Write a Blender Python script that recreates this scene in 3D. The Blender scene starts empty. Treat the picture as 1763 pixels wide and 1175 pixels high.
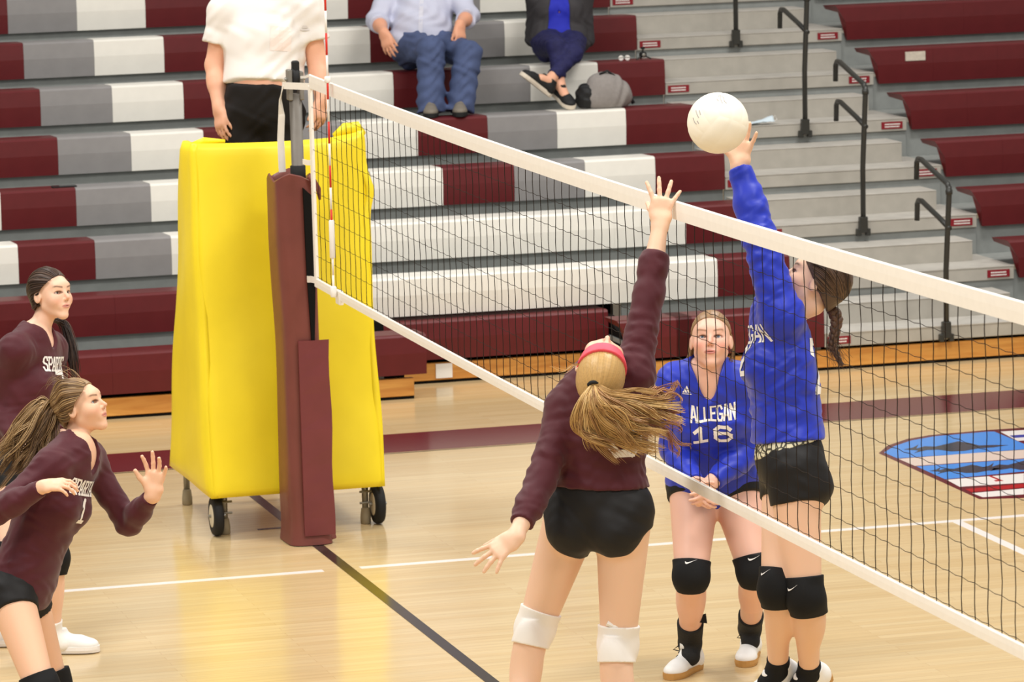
import bpy, math, random
import numpy as np
from mathutils import Matrix, Vector
from mathutils.bvhtree import BVHTree

SC = bpy.context.scene
COL = SC.collection

# ------------------------------------------------------------------ camera
FPX, IW, IH = 7358.14, 1763.0, 1175.0
CAM = np.array([-4.26954, -18.82986, 3.74640])
YAW, PITCH, ROLL = 0.263875, 0.139837, -0.027619
CF = np.array([math.sin(YAW)*math.cos(PITCH), math.cos(YAW)*math.cos(PITCH), -math.sin(PITCH)])
_r0 = np.array([math.cos(YAW), -math.sin(YAW), 0.0]); _u0 = np.cross(_r0, CF)
CR = math.cos(ROLL)*_r0 + math.sin(ROLL)*_u0
CU = -math.sin(ROLL)*_r0 + math.cos(ROLL)*_u0
cd = bpy.data.cameras.new('camera'); cam = bpy.data.objects.new('camera', cd); COL.objects.link(cam)
cd.sensor_fit = 'HORIZONTAL'; cd.sensor_width = 36.0; cd.lens = FPX*36.0/IW
cd.clip_start = 0.1; cd.clip_end = 200
cam.matrix_world = Matrix(((CR[0], CU[0], -CF[0], CAM[0]), (CR[1], CU[1], -CF[1], CAM[1]), (CR[2], CU[2], -CF[2], CAM[2]), (0, 0, 0, 1)))
SC.camera = cam
cd.dof.use_dof = True; cd.dof.focus_distance = 15.3; cd.dof.aperture_fstop = 11

# ------------------------------------------------------------------ light
W = bpy.data.worlds.new('gym_air'); SC.world = W; W.use_nodes = True
W.node_tree.nodes['Background'].inputs[0].default_value = (1.0, 0.985, 0.955, 1)
W.node_tree.nodes['Background'].inputs[1].default_value = 0.47
def area(name, loc, sx, sy, power, col=(1.0, 0.97, 0.925)):
    l = bpy.data.lights.new(name, 'AREA'); l.shape = 'RECTANGLE'; l.size = sx; l.size_y = sy
    l.energy = power; l.color = col
    o = bpy.data.objects.new(name, l); COL.objects.link(o); o.location = loc
    return o
for i, (lx, ly) in enumerate([(-5, -12), (3, -12), (-5, -5), (3, -5), (-3, 2.5), (5, 2.5)]):
    area('ceiling_light', (lx, ly, 8.5), 3.2, 1.6, 480 if ly == -5 else 400)
SC.view_settings.view_transform = 'Standard'
SC.view_settings.look = 'None'
SC.view_settings.gamma = 1.0
SC.view_settings.use_curve_mapping = False
SC.view_settings.exposure = 0.0

# ------------------------------------------------------------------ helpers
def V(*a): return np.array(a, dtype=float)
def nrm(v):
    v = np.asarray(v, float); return v/max(1e-9, np.linalg.norm(v))
def ray(px, py): return CF + (px-IW/2)/FPX*CR - (py-IH/2)/FPX*CU
def at(px, py, Z): return CAM + ray(px, py)*Z
def on(px, py, axis, val):
    d = ray(px, py); return CAM + d*((val-CAM[axis])/d[axis])
def bone(par, px, py, L, sgn=-1):
    d = nrm(ray(px, py)); m = par-CAM; b = m@d; c = m@m-L*L; disc = b*b-c
    if disc <= 0: return CAM + d*b
    return CAM + d*(b+sgn*math.sqrt(disc))
def lin(c):
    c = [x/255.0 for x in c]
    return tuple((x/12.92 if x <= 0.04045 else ((x+0.055)/1.055)**2.4) for x in c) + (1.0,)

def mat(name, col, rough=0.5, spec=0.5, var=0.0, vscale=8.0, bump=0.0, bscale=60.0, attr=False, metal=0.0, sss=0.0, stretch=None, sheen=0.0):
    m = bpy.data.materials.new(name); m.use_nodes = True
    nt = m.node_tree; b = nt.nodes['Principled BSDF']
    b.inputs['Roughness'].default_value = rough
    b.inputs['Specular IOR Level'].default_value = spec
    b.inputs['Metallic'].default_value = metal
    c = lin(col)
    b.inputs['Base Color'].default_value = c
    tc = nt.nodes.new('ShaderNodeTexCoord'); mp = nt.nodes.new('ShaderNodeMapping')
    nt.links.new(tc.outputs['Object'], mp.inputs[0])
    if stretch: mp.inputs['Scale'].default_value = stretch
    src = None
    if attr:
        a = nt.nodes.new('ShaderNodeVertexColor'); a.layer_name = 'Col'; src = a.outputs[0]
    if var > 0:
        n = nt.nodes.new('ShaderNodeTexNoise'); n.inputs['Scale'].default_value = vscale; n.inputs['Detail'].default_value = 4
        nt.links.new(mp.outputs[0], n.inputs['Vector'])
        mr = nt.nodes.new('ShaderNodeMapRange'); mr.inputs[1].default_value = 0.3; mr.inputs[2].default_value = 0.7
        mr.inputs[3].default_value = 1-var; mr.inputs[4].default_value = 1+var
        nt.links.new(n.outputs[0], mr.inputs[0])
        mx = nt.nodes.new('ShaderNodeMix'); mx.data_type = 'RGBA'; mx.blend_type = 'MULTIPLY'
        mx.inputs[0].default_value = 1.0
        if src: nt.links.new(src, mx.inputs[6])
        else: mx.inputs[6].default_value = c
        nt.links.new(mr.outputs[0], mx.inputs[7]); src = mx.outputs[2]
    if src: nt.links.new(src, b.inputs['Base Color'])
    if bump > 0:
        n2 = nt.nodes.new('ShaderNodeTexNoise'); n2.inputs['Scale'].default_value = bscale; n2.inputs['Detail'].default_value = 3
        nt.links.new(mp.outputs[0], n2.inputs['Vector'])
        bp = nt.nodes.new('ShaderNodeBump'); bp.inputs['Strength'].default_value = bump; bp.inputs['Distance'].default_value = 0.01
        nt.links.new(n2.outputs[0], bp.inputs['Height']); nt.links.new(bp.outputs[0], b.inputs['Normal'])
    if sss > 0:
        b.inputs['Subsurface Weight'].default_value = sss
        b.inputs['Subsurface Radius'].default_value = (0.012, 0.005, 0.003)
        b.inputs['Subsurface Scale'].default_value = 0.6
    if sheen > 0:
        b.inputs['Sheen Weight'].default_value = sheen
    return m

def wloc(o):
    l = np.zeros(3)
    while o is not None:
        l = l + np.array(o.location); o = o.parent
    return l

def mk(name, verts, faces, m, parent=None, smooth=False, base=None, col=None, mats=None, midx=None, **props):
    """one mesh object from world-space verts; mats+midx for several slots"""
    verts = np.asarray(verts, dtype=np.float32).reshape(-1, 3)
    if parent is not None: off = wloc(parent)
    elif base is not None: off = np.asarray(base, float)
    else:
        lo, hi = verts.min(0), verts.max(0); off = np.array([(lo[0]+hi[0])/2, (lo[1]+hi[1])/2, lo[2]])
    me = bpy.data.meshes.new(name)
    loc = verts-off.astype(np.float32)
    if isinstance(faces, np.ndarray) and faces.ndim == 2:
        nf, k = faces.shape
        me.vertices.add(len(loc)); me.vertices.foreach_set('co', loc.ravel())
        me.loops.add(nf*k); me.loops.foreach_set('vertex_index', faces.astype(np.int32).ravel())
        me.polygons.add(nf); me.polygons.foreach_set('loop_start', np.arange(0, nf*k, k, dtype=np.int32))
        me.update(calc_edges=True); me.validate()
    else:
        me.from_pydata([tuple(map(float, v)) for v in loc], [], [tuple(int(i) for i in f) for f in faces]); me.update()
    if col is not None:
        a = me.color_attributes.new('Col', 'FLOAT_COLOR', 'POINT')
        c4 = np.ones((len(loc), 4), np.float32); c4[:, :3] = col; a.data.foreach_set('color', c4.ravel())
    for mm in (mats or [m]): me.materials.append(mm)
    if midx is not None: me.polygons.foreach_set('material_index', np.asarray(midx, np.int32))
    if smooth: me.polygons.foreach_set('use_smooth', np.ones(len(me.polygons), bool))
    o = bpy.data.objects.new(name, me); COL.objects.link(o)
    if parent is not None: o.parent = parent
    else: o.location = off
    for k_, v_ in props.items(): o[k_] = v_
    return o

def thing(name, label, cat, loc, group=None):
    o = bpy.data.objects.new(name, None); COL.objects.link(o); o.location = tuple(map(float, loc))
    o.empty_display_size = 0.1
    o['label'] = label; o['category'] = cat
    if group: o['group'] = group
    return o
def tag(o, label=None, cat=None, group=None, kind=None):
    if label: o['label'] = label
    if cat: o['category'] = cat
    if group: o['group'] = group
    if kind: o['kind'] = kind
    return o

class MB:
    """collects simple shapes into one mesh"""
    def __init__(s): s.v = []; s.f = []
    def add(s, v, f):
        n = len(s.v); s.v += [tuple(map(float, p)) for p in v]; s.f += [tuple(i+n for i in q) for q in f]; return s
    def box(s, lo, hi, bev=0.0):
        x0, y0, z0 = lo; x1, y1, z1 = hi
        if bev <= 0:
            v = [(x0, y0, z0), (x1, y0, z0), (x1, y1, z0), (x0, y1, z0), (x0, y0, z1), (x1, y0, z1), (x1, y1, z1), (x0, y1, z1)]
            return s.add(v, [(0, 3, 2, 1), (4, 5, 6, 7), (0, 1, 5, 4), (1, 2, 6, 5), (2, 3, 7, 6), (3, 0, 4, 7)])
        # chamfer the long vertical and top edges: stacked octagon rings
        b = bev; rings = []
        for (z, i) in ((z0, b), (z0+b, 0), (z1-b, 0), (z1, b)):
            rings.append([(x0+i+b, y0+i, z), (x1-i-b, y0+i, z), (x1-i, y0+i+b, z), (x1-i, y1-i-b, z), (x1-i-b, y1-i, z), (x0+i+b, y1-i, z), (x0+i, y1-i-b, z), (x0+i, y0+i+b, z)])
        return s.loft(rings)
    def loft(s, rings, cap=True, closed=True):
        n = len(rings[0]); v = [p for r in rings for p in r]; f = []
        for a in range(len(rings)-1):
            for i in range(n if closed else n-1):
                j = (i+1) % n
                f.append((a*n+i, a*n+j, (a+1)*n+j, (a+1)*n+i))
        if cap and closed:
            f.append(tuple(range(n-1, -1, -1))); f.append(tuple((len(rings)-1)*n+i for i in range(n)))
        return s.add(v, f)
    def tube(s, pts, rad, n=8, cap=True):
        pts = [np.asarray(p, float) for p in pts]; rad = rad if hasattr(rad, '__len__') else [rad]*len(pts)
        rings = []; ref = None
        for i, p in enumerate(pts):
            t = nrm(pts[min(i+1, len(pts)-1)]-pts[max(i-1, 0)])
            if ref is None:
                ref = np.cross(t, V(0, 0, 1) if abs(t[2]) < 0.9 else V(1, 0, 0))
            ref = nrm(ref-t*(ref@t)); b = np.cross(t, ref)
            rings.append([p+rad[i]*(math.cos(2*math.pi*k/n)*ref+math.sin(2*math.pi*k/n)*b) for k in range(n)])
        return s.loft(rings, cap)
    def lathe(s, c, axis, prof, n=24):
        """prof: list of (along axis, radius)"""
        axis = nrm(axis); a = nrm(np.cross(axis, V(0, 0, 1) if abs(axis[2]) < 0.9 else V(1, 0, 0))); b = np.cross(axis, a)
        rings = [[np.asarray(c)+axis*h+max(r, 1e-4)*(math.cos(2*math.pi*k/n)*a+math.sin(2*math.pi*k/n)*b) for k in range(n)] for h, r in prof]
        return s.loft(rings)
    def prism(s, poly, d):
        """poly: list of 3-D points, extruded by vector d"""
        d = np.asarray(d, float); return s.loft([[np.asarray(p, float) for p in poly], [np.asarray(p, float)+d for p in poly]])
    def obj(s, name, m, parent=None, smooth=False, **kw):
        return mk(name, np.array(s.v), s.f, m, parent, smooth, **kw)

def instance(o, name, parent, loc):
    """another object sharing o's mesh, offset by loc in its parent's frame"""
    c = bpy.data.objects.new(name, o.data); COL.objects.link(c); c.parent = parent; c.location = tuple(map(float, loc)); return c

# ------------------------------------------------------------------ materials
M = {}
M['maroon_seat'] = mat('maroon_plastic', (95, 26, 29), 0.42, 0.35, var=0.06, vscale=14, bump=0.05, bscale=350)
M['gray_seat'] = mat('gray_plastic', (141, 138, 137), 0.45, 0.35, var=0.04, vscale=14, bump=0.05, bscale=350)
M['white_seat'] = mat('white_plastic', (236, 232, 222), 0.42, 0.35, var=0.02, vscale=14, bump=0.05, bscale=350)
M['deck'] = mat('dark_deck', (152, 155, 151), 0.55, 0.3, var=0.10, vscale=20)
M['riser'] = mat('riser_steel', (142, 145, 142), 0.55, 0.3, var=0.08, vscale=12)
M['step'] = mat('worn_step', (186, 181, 172), 0.6, 0.3, var=0.09, vscale=9, stretch=(1, 1, 1.5))
M['step_nose'] = mat('step_nose', (172, 167, 157), 0.6, 0.3, var=0.08, vscale=9)
M['black'] = mat('black_parts_and_shade', (20, 19, 18), 0.8, 0.1)  # matte black parts, also painted shade in the pad slit and under the stand
M['rail'] = mat('black_rail', (44, 44, 40), 0.35, 0.5)
M['bracket'] = mat('gray_bracket', (170, 170, 166), 0.5, 0.4)
M['steel'] = mat('galvanised_steel', (150, 148, 140), 0.38, 0.5, metal=0.7, var=0.12, vscale=25)
M['sign'] = mat('maroon_sign', (132, 26, 36), 0.5, 0.3)
M['white_print'] = mat('white_print', (238, 234, 228), 0.6, 0.2)
M['white_tape'] = mat('white_vinyl', (240, 234, 224), 0.5, 0.3, var=0.02, vscale=30)
M['cord'] = mat('black_cord', (40, 33, 28), 0.8, 0.1)
M['red_tape'] = mat('red_band', (214, 48, 36), 0.45, 0.4)
M['yellow'] = mat('yellow_vinyl', (249, 224, 38), 0.42, 0.4, var=0.04, vscale=4, bump=0.14, bscale=9)
M['maroon_pad'] = mat('maroon_vinyl', (116, 60, 52), 0.4, 0.45, var=0.10, vscale=5, bump=0.16, bscale=10)
M['rubber'] = mat('black_rubber', (30, 30, 30), 0.7, 0.3)
M['hub'] = mat('cream_hub', (215, 205, 180), 0.5, 0.4)

def floor_mat():
    m = bpy.data.materials.new('maple_floor'); m.use_nodes = True; nt = m.node_tree; b = nt.nodes['Principled BSDF']
    tc = nt.nodes.new('ShaderNodeTexCoord')
    mp = nt.nodes.new('ShaderNodeMapping'); mp.inputs['Rotation'].default_value = (0, 0, 0)
    nt.links.new(tc.outputs['Object'], mp.inputs[0])
    br = nt.nodes.new('ShaderNodeTexBrick')
    br.inputs['Color1'].default_value = lin((213, 188, 143)); br.inputs['Color2'].default_value = lin((206, 178, 130)); br.inputs['Mortar'].default_value = lin((186, 154, 106))
    br.inputs['Scale'].default_value = 1.0; br.inputs['Mortar Size'].default_value = 0.0008; br.inputs['Brick Width'].default_value = 1.15; br.inputs['Row Height'].default_value = 0.057
    br.inputs['Bias'].default_value = 0.0
    nt.links.new(mp.outputs[0], br.inputs['Vector'])
    n = nt.nodes.new('ShaderNodeTexNoise'); mp2 = nt.nodes.new('ShaderNodeMapping'); mp2.inputs['Scale'].default_value = (1.2, 22, 1)
    nt.links.new(tc.outputs['Object'], mp2.inputs[0]); nt.links.new(mp2.outputs[0], n.inputs['Vector']); n.inputs['Scale'].default_value = 1.6; n.inputs['Detail'].default_value = 5
    mr = nt.nodes.new('ShaderNodeMapRange'); mr.inputs[1].default_value = 0.3; mr.inputs[2].default_value = 0.75; mr.inputs[3].default_value = 1.05; mr.inputs[4].default_value = 0.9
    nt.links.new(n.outputs[0], mr.inputs[0])
    mx = nt.nodes.new('ShaderNodeMix'); mx.data_type = 'RGBA'; mx.blend_type = 'MULTIPLY'; mx.inputs[0].default_value = 1
    nt.links.new(br.outputs[0], mx.inputs[6]); nt.links.new(mr.outputs[0], mx.inputs[7]); nt.links.new(mx.outputs[2], b.inputs['Base Color'])
    b.inputs['Roughness'].default_value = 0.16; b.inputs['Specular IOR Level'].default_value = 0.45
    n3 = nt.nodes.new('ShaderNodeTexNoise'); n3.inputs['Scale'].default_value = 14; nt.links.new(tc.outputs['Object'], n3.inputs['Vector'])
    bp = nt.nodes.new('ShaderNodeBump'); bp.inputs['Strength'].default_value = 0.04; bp.inputs['Distance'].default_value = 0.01
    nt.links.new(n3.outputs[0], bp.inputs['Height']); nt.links.new(bp.outputs[0], b.inputs['Normal'])
    return m
M['floor'] = floor_mat()
def paint(name, col): return mat(name, col, 0.17, 0.45)
M['p_black'] = paint('black_court_paint', (42, 36, 33)); M['p_white'] = paint('white_court_paint', (236, 230, 224))
M['p_maroon'] = paint('maroon_court_paint', (96, 22, 34)); M['p_blue'] = paint('sky_blue_court_paint', (66, 142, 226)); M['p_pink'] = paint('pale_court_paint', (222, 203, 190))
M['p_red'] = paint('red_court_paint', (176, 28, 34)); M['p_navy'] = paint('navy_court_paint', (44, 66, 160)); M['p_gray'] = paint('dark_gray_court_paint', (52, 60, 72))

def wood_mat():
    m = bpy.data.materials.new('varnished_board'); m.use_nodes = True; nt = m.node_tree; b = nt.nodes['Principled BSDF']
    tc = nt.nodes.new('ShaderNodeTexCoord'); mp = nt.nodes.new('ShaderNodeMapping'); mp.inputs['Scale'].default_value = (1.0, 1, 9)
    nt.links.new(tc.outputs['Object'], mp.inputs[0])
    n = nt.nodes.new('ShaderNodeTexNoise'); n.inputs['Scale'].default_value = 2.2; n.inputs['Detail'].default_value = 6; n.inputs['Distortion'].default_value = 1.2
    nt.links.new(mp.outputs[0], n.inputs['Vector'])
    cr = nt.nodes.new('ShaderNodeValToRGB'); cr.color_ramp.elements[0].position = 0.3; cr.color_ramp.elements[0].color = lin((196, 128, 54)); cr.color_ramp.elements[1].position = 0.7; cr.color_ramp.elements[1].color = lin((226, 166, 84))
    nt.links.new(n.outputs[0], cr.inputs[0]); nt.links.new(cr.outputs[0], b.inputs['Base Color']); b.inputs['Roughness'].default_value = 0.4
    return m
M['wood'] = wood_mat()

# ------------------------------------------------------------------ floor, court paint, back wall
fl = MB().box((-14, -24, -0.1), (16, 16, 0)).obj('floor', M['floor'], base=(0, 0, 0), kind='structure')
def painted(name, poly, m, z=0.0012, label=None):
    """flat court paint: a thin film on the floor"""
    o = MB().prism([(p[0], p[1], 0.0) for p in poly], (0, 0, z)).obj(name, m, fl)
    if label: o['label'] = label
    return o
def rect(x0, y0, x1, y1): return [(x0, y0), (x1, y0), (x1, y1), (x0, y1)]
painted('centre_line', rect(-0.027, -13, 0.027, 2.4), M['p_black'], 0.0016, 'black centre line')
painted('side_line', rect(-9, -0.05, -0.115, 0), M['p_white'], label='white side line left of the net'); painted('side_line', rect(0.06, -0.05, 9, 0), M['p_white'], label='white side line right of the net')
painted('attack_line', rect(2.95, -9, 3.0, -0.05), M['p_white']); painted('attack_line', rect(-3.0, -9, -2.95, -0.05), M['p_white'])
painted('border_strip', rect(-9, 3.035, 12, 3.63), M['p_maroon'], label='wide maroon border strip')
painted('border_edge', rect(-9, 3.0, 12, 3.012), M['p_black'], 0.0014)
painted('centre_line', rect(-0.18, 1.10, -0.02, 1.13), M['p_gray'])
# emblem painted on the floor (corners read off the photograph, laid flat at z = 0)
def fp(*pp): return [tuple(on(x, y, 2, 0.0)[:2]) for x, y in pp]
painted('emblem_border', fp((1513, 781), (1528, 768), (1560, 757), (1600, 750), (1700, 741), (1763, 737), (1830, 733), (1950, 800), (1980, 842), (1763, 858), (1686, 860)), M['p_maroon'], 0.0010)
painted('emblem_sky', fp((1522, 780), (1540, 769), (1570, 759), (1610, 752), (1702, 744), (1712, 744), (1765, 766), (1812, 772), (1545, 790)), M['p_blue'], 0.0016)
painted('emblem_stripe', fp((1547, 791), (1770, 774), (1820, 786), (1575, 803)), M['p_pink'], 0.0016)
painted('emblem_sky', fp((1578, 804), (1822, 787), (1860, 803), (1627, 826)), M['p_blue'], 0.0016)
painted('emblem_stripe', fp((1630, 827), (1763, 816), (1763, 832), (1652, 839)), M['p_white'], 0.0016)
painted('emblem_stripe', fp((1674, 850), (1763, 842), (1763, 852), (1692, 857)), M['p_white'], 0.0016)
painted('emblem_bar', fp((1662, 843), (1763, 834), (1763, 840), (1672, 848)), M['p_red'], 0.0017)
painted('emblem_stripe', fp((1722, 744), (1830, 737), (1860, 752), (1752, 760)), M['p_white'], 0.0016)
painted('emblem_bar', fp((1738, 751), (1850, 743), (1858, 748), (1746, 755)), M['p_navy'], 0.0022)
painted('emblem_bar', fp((1702, 821), (1706, 820), (1728, 829), (1714, 830), (1711, 828), (1718, 827.5)), M['p_red'], 0.0022)
goose = [(0, .0), (.09, .02), (.14, .055), (.12, .005), (.2, .03), (.3, .02), (.42, .05), (.52, .075), (.60, .055), (.72, .012), (.86, .01), (1, .0), (.86, -.02), (.72, -.025), (.58, -.05), (.45, -.05), (.33, -.02), (.22, -.02), (.10, -.05), (.14, -.02)]
def goose_at(px, py, w, h, dx=0):
    pts = [(px+x*w, py-w*x*0.075-y*h*4+6*x) for x, y in goose]
    painted('painted_goose', fp(*pts), M['p_gray'], 0.0022)
goose_at(1556, 775, 180, 34); goose_at(1600, 812, 140, 28); goose_at(1690, 806, 150, 34)
MB().box((-14, 15.2, 0), (16, 15.4, 9)).obj('wall_back', mat('back_wall_paint', (205, 200, 190), 0.8, 0.2), kind='structure')

# ------------------------------------------------------------------ bleachers
RUN, RISE, Y0, Z0T = 0.61, 0.2545, 4.78, 0.378
NROW = 10
XA, XR, MODW = 4.02, 5.43, 0.457           # left block ends at XA, right block starts at XR
def ry(k): return Y0+RUN*k
def rz(k): return Z0T+RISE*k
def seat_profile():
    return [(0.010, -0.232), (0.0, -0.108), (0.006, -0.014), (0.016, -0.004), (0.036, 0.0), (0.29, -0.008), (0.29, -0.035), (0.05, -0.045), (0.035, -0.232)]
def seat_mesh(name, m, w=MODW-0.0008, taper=0.0):
    pr = seat_profile(); rings = []
    for x in (0.0, w):
        rings.append([(x+(taper*min(1.0, max(0.0, -z/0.13)) if x == 0 else 0), y, z) for y, z in pr][::-1])
    mb = MB().loft(rings); me = bpy.data.meshes.new(name)
    me.from_pydata(mb.v, [], mb.f); me.materials.append(m); me.update(); return me
SEAT = {c: seat_mesh(c+'_seat_module', M[c+'_seat']) for c in ('maroon', 'gray', 'white')}
SEAT_TAPER = seat_mesh('tapered_seat_module', M['maroon_seat'], taper=0.075)
def put(name, me, parent, loc, label=None):
    o = bpy.data.objects.new(name, me); COL.objects.link(o); o.parent = parent; o.location = loc
    if label: o['label'] = label
    return o
ORD = ['lowest', 'second lowest', 'third lowest', 'fourth lowest', 'fifth lowest', 'sixth lowest', 'seventh lowest', 'eighth lowest', 'ninth lowest', 'tenth lowest']
def left_colour(k, n):
    cyc = ('maroon', 'white', 'gray')
    if k == 0: return 'maroon'
    if k == 1: return 'maroon' if n == 0 or n >= 7 else 'white'
    if k == 2: return 'maroon' if n == 0 else ('white' if n <= 5 else cyc[n % 3])
    return cyc[n % 3]
NL = 15
LEFTTXT = {0: 'all maroon', 1: 'maroon left part and long white middle', 2: 'long white middle and mixed left part'}
XL0 = XA-NL*MODW
# tier decks, noses and risers span the whole stand
for k in range(NROW):
    y, z = ry(k), rz(k); D = z-0.155
    t = thing('bleacher_tier', 'grey metal deck tier carrying the %s row of bleacher seats' % ORD[k], 'bleachers', (2.5, y, 0))
    hasgap = (k == 0)
    mb = MB()
    spans = [(XL0, 8.6)] if not hasgap else [(XL0, 1.39), (2.97, 8.6)]
    for a, b in spans: mb.box((a, y+0.30, D-0.03), (b, y+RUN+0.052, D))
    mb.obj('deck', M['deck'], t)
    mb = MB()
    for a, b in ([(XL0, XA), (XR, 8.6)] if not hasgap else [(XL0, 1.39), (2.97, XA), (XR, 8.6)]):
        mb.box((a, y+RUN+0.054, D-0.03), (b, y+RUN+0.07, D+RISE-0.033))
    mb.obj('riser', M['riser'], t)
    # aisle: tread plate with bright nose, recessed riser behind
    mb = MB().box((XA+0.004, y+0.015, D-0.082), (XR+0.04, y+0.03, D-0.004), 0.003)
    mb.obj('aisle_nose', M['step_nose'], t)
    MB().box((XA+0.004, y+0.012, D-0.004), (XR+0.04, y+RUN+0.033, D+0.002)).obj('aisle_tread', M['step'], t)
    MB().box((XA+0.004, y+RUN+0.035, D+0.002), (XR+0.04, y+RUN+0.05, D+RISE-0.085)).obj('aisle_riser', M['riser'], t)
    # little donor plates at both ends of the nose
    for sx, w in ((XA+0.02, 0.145), (XR-0.135, 0.145)):
        pl = MB().box((sx, y+0.0095, D-0.066), (sx+w, y+0.015, D-0.020)).obj('name_plate', M['sign'], t)
        pr = MB(); rr = random.Random(k*7+int(sx*10))
        two = rr.random() < 0.55
        for ln in ((-0.036, -0.052) if two else (-0.043,)):
            x = sx+0.022
            while x < sx+w-0.025:
                l = rr.uniform(0.004, 0.009); pr.box((x, y+0.0088, D+ln-0.004), (x+l, y+0.0097, D+ln+0.004)); x += l+0.0022
        pr.obj('plate_print', M['white_print'], pl)
    # half step box on this tier (towards the next one)
    st = thing('aisle_step', 'grey half-step box in the aisle above the %s row level' % ORD[k], 'step', (4.7, y+0.45, D))
    MB().box((XA+0.012, y+0.34, D+0.122), (XR-0.10, y+RUN+0.028, D+0.1277), 0.002).obj('tread', M['step'], st)
    MB().box((XA+0.014, y+0.343, D+0.0025), (XR-0.102, y+RUN+0.026, D+0.1218)).obj('step_body', M['step_nose'], st)
for k in range(NROW):
    y, z = ry(k), rz(k)
    if k == 0:
        b = thing('bleacher_bench', 'long maroon front bench at floor level behind the yellow stand', 'bench', ((XL0+1.42)/2, y, 0))
        x = 1.42-0.10
        n = 0; x1 = 1.60
        while x1-MODW > XL0:
            put('seat_module', SEAT['maroon'], b, V(x1-MODW, y, z)-wloc(b)); x1 -= MODW
        c = thing('bleacher_bench', 'short maroon front bench beside the aisle, behind blue player number 16', 'bench', (3.4, y, 0))
        put('seat_module', SEAT_TAPER, c, V(XA-3*MODW+0.10, y, z)-wloc(c)); put('seat_module', SEAT['maroon'], c, V(XA-2*MODW, y, z)-wloc(c)); put('seat_module', SEAT['maroon'], c, V(XA-MODW, y, z)-wloc(c))
    else:
        b = thing('bleacher_bench', '%s bench row left of the aisle, %s' % (ORD[k], LEFTTXT.get(k, 'repeating maroon, white and grey seats')), 'bench', (1, y, z-0.3))
        for n in range(NL):
            cc = left_colour(k, n); put('seat_module', SEAT[cc], b, V(XA-MODW*(n+1), y, z)-wloc(b), cc+' seat module')
    c = thing('bleacher_bench', '%s all-maroon bench right of the aisle with slanted left end' % ORD[k], 'bench', (7, y, z-0.3))
    for n in range(7):
        put('seat_module', SEAT_TAPER if n == 0 else SEAT['maroon'], c, V(XR+MODW*n, y, z)-wloc(c))
    if k == 5:
        pl = MB().box((XR+0.26, y-0.004, z-0.088), (XR+0.40, y+0.007, z-0.028)).obj('label_plate', mat('worn_paper_label', (206, 196, 180), 0.6, 0.2, var=0.1, vscale=60), c)
# front boards on the floor, brackets and black shade sheets behind
fb = thing('front_board', 'varnished wooden kick board along the floor under the left front bench', 'board', (-1, 4.82, 0))
MB().box((XL0, 4.82, 0.018), (1.53, 4.86, 0.122), 0.003).obj('board', M['wood'], fb)
MB().box((XL0, 4.83, 0.0), (1.53, 4.87, 0.017)).obj('rubber_strip', M['black'], fb)
for bx in (-1.7, -0.42, 0.78, 1.34):
    MB().box((bx-0.022, 4.862, 0.05), (bx+0.022, 4.90, 0.20)).obj('bracket', M['bracket'], fb)
for bx in (-0.42, 0.72, 1.31): MB().lathe((bx, 4.82, 0.078), (0, -1, 0), [(0, 0.012), (0.003, 0.011), (0.005, 0.006), (0.005, 0.0001)], 10).obj('bolt', M['steel'], fb)
fb = thing('front_board', 'varnished wooden kick board along the floor below the aisle steps', 'board', (5.5, 4.82, 0))
MB().box((2.98, 4.82, 0.018), (8.6, 4.86, 0.122), 0.003).obj('board', M['wood'], fb)
MB().box((2.98, 4.83, 0.0), (8.6, 4.87, 0.017)).obj('rubber_strip', M['black'], fb)
for bx in (4.0, ): MB().box((bx-0.022, 4.862, 0.05), (bx+0.022, 4.90, 0.22)).obj('bracket', M['bracket'], fb)
fb = thing('front_board', 'set-back wooden board inside the gap of the front bench', 'board', (2.2, 5.33, 0))
MB().box((1.5, 5.345, 0.018), (2.84, 5.385, 0.122), 0.003).obj('board', M['wood'], fb)
MB().box((1.5, 5.355, 0.0), (2.84, 5.395, 0.017)).obj('rubber_strip', M['black'], fb)
for bx in (1.84, ): MB().box((bx-0.05, 5.333, 0.03), (bx+0.05, 5.345, 0.115)).obj('bracket', M['white_print'], fb)
for bx in (1.6,): MB().box((bx-0.03, 5.387, 0.1), (bx+0.03, 5.41, 0.2)).obj('bracket', M['bracket'], fb)
g = thing('bleacher_bench', 'maroon pushed-in bench fascia in the gap of the front row under the white bench', 'bench', (2.2, 5.30, 0.15))
for i in range(3):
    put('seat_module', SEAT['maroon'], g, V(1.475+i*MODW, 5.30, 0.378)-wloc(g))
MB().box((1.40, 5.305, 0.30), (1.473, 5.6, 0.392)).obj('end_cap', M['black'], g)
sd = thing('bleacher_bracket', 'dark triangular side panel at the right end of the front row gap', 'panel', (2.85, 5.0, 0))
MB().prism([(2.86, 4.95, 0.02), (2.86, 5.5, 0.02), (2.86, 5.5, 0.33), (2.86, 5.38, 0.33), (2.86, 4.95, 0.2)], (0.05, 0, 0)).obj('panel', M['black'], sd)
MB().box((2.85, 4.93, 0.2), (2.92, 5.5, 0.225)).obj('panel_edge', M['riser'], sd)
# black sheets that paint in the shade under the stand
MB().box((1.40, 5.72, 0.002), (3.0, 5.74, 0.42)).obj('under_stand_shade', M['black'], None, label='black sheet painting the shade under the bleachers in the front gap', category='panel')
MB().box((XL0, 4.93, 0.03), (1.5, 4.95, 0.20)).obj('under_stand_shade', M['black'], None, label='black strip painting the shade behind the left kick board, under the front bench', category='panel')
MB().box((2.98, 4.93, 0.03), (8.6, 4.95, 0.20)).obj('under_stand_shade', M['black'], None, label='black strip painting the shade behind the kick board under the aisle', category='panel')

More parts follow.
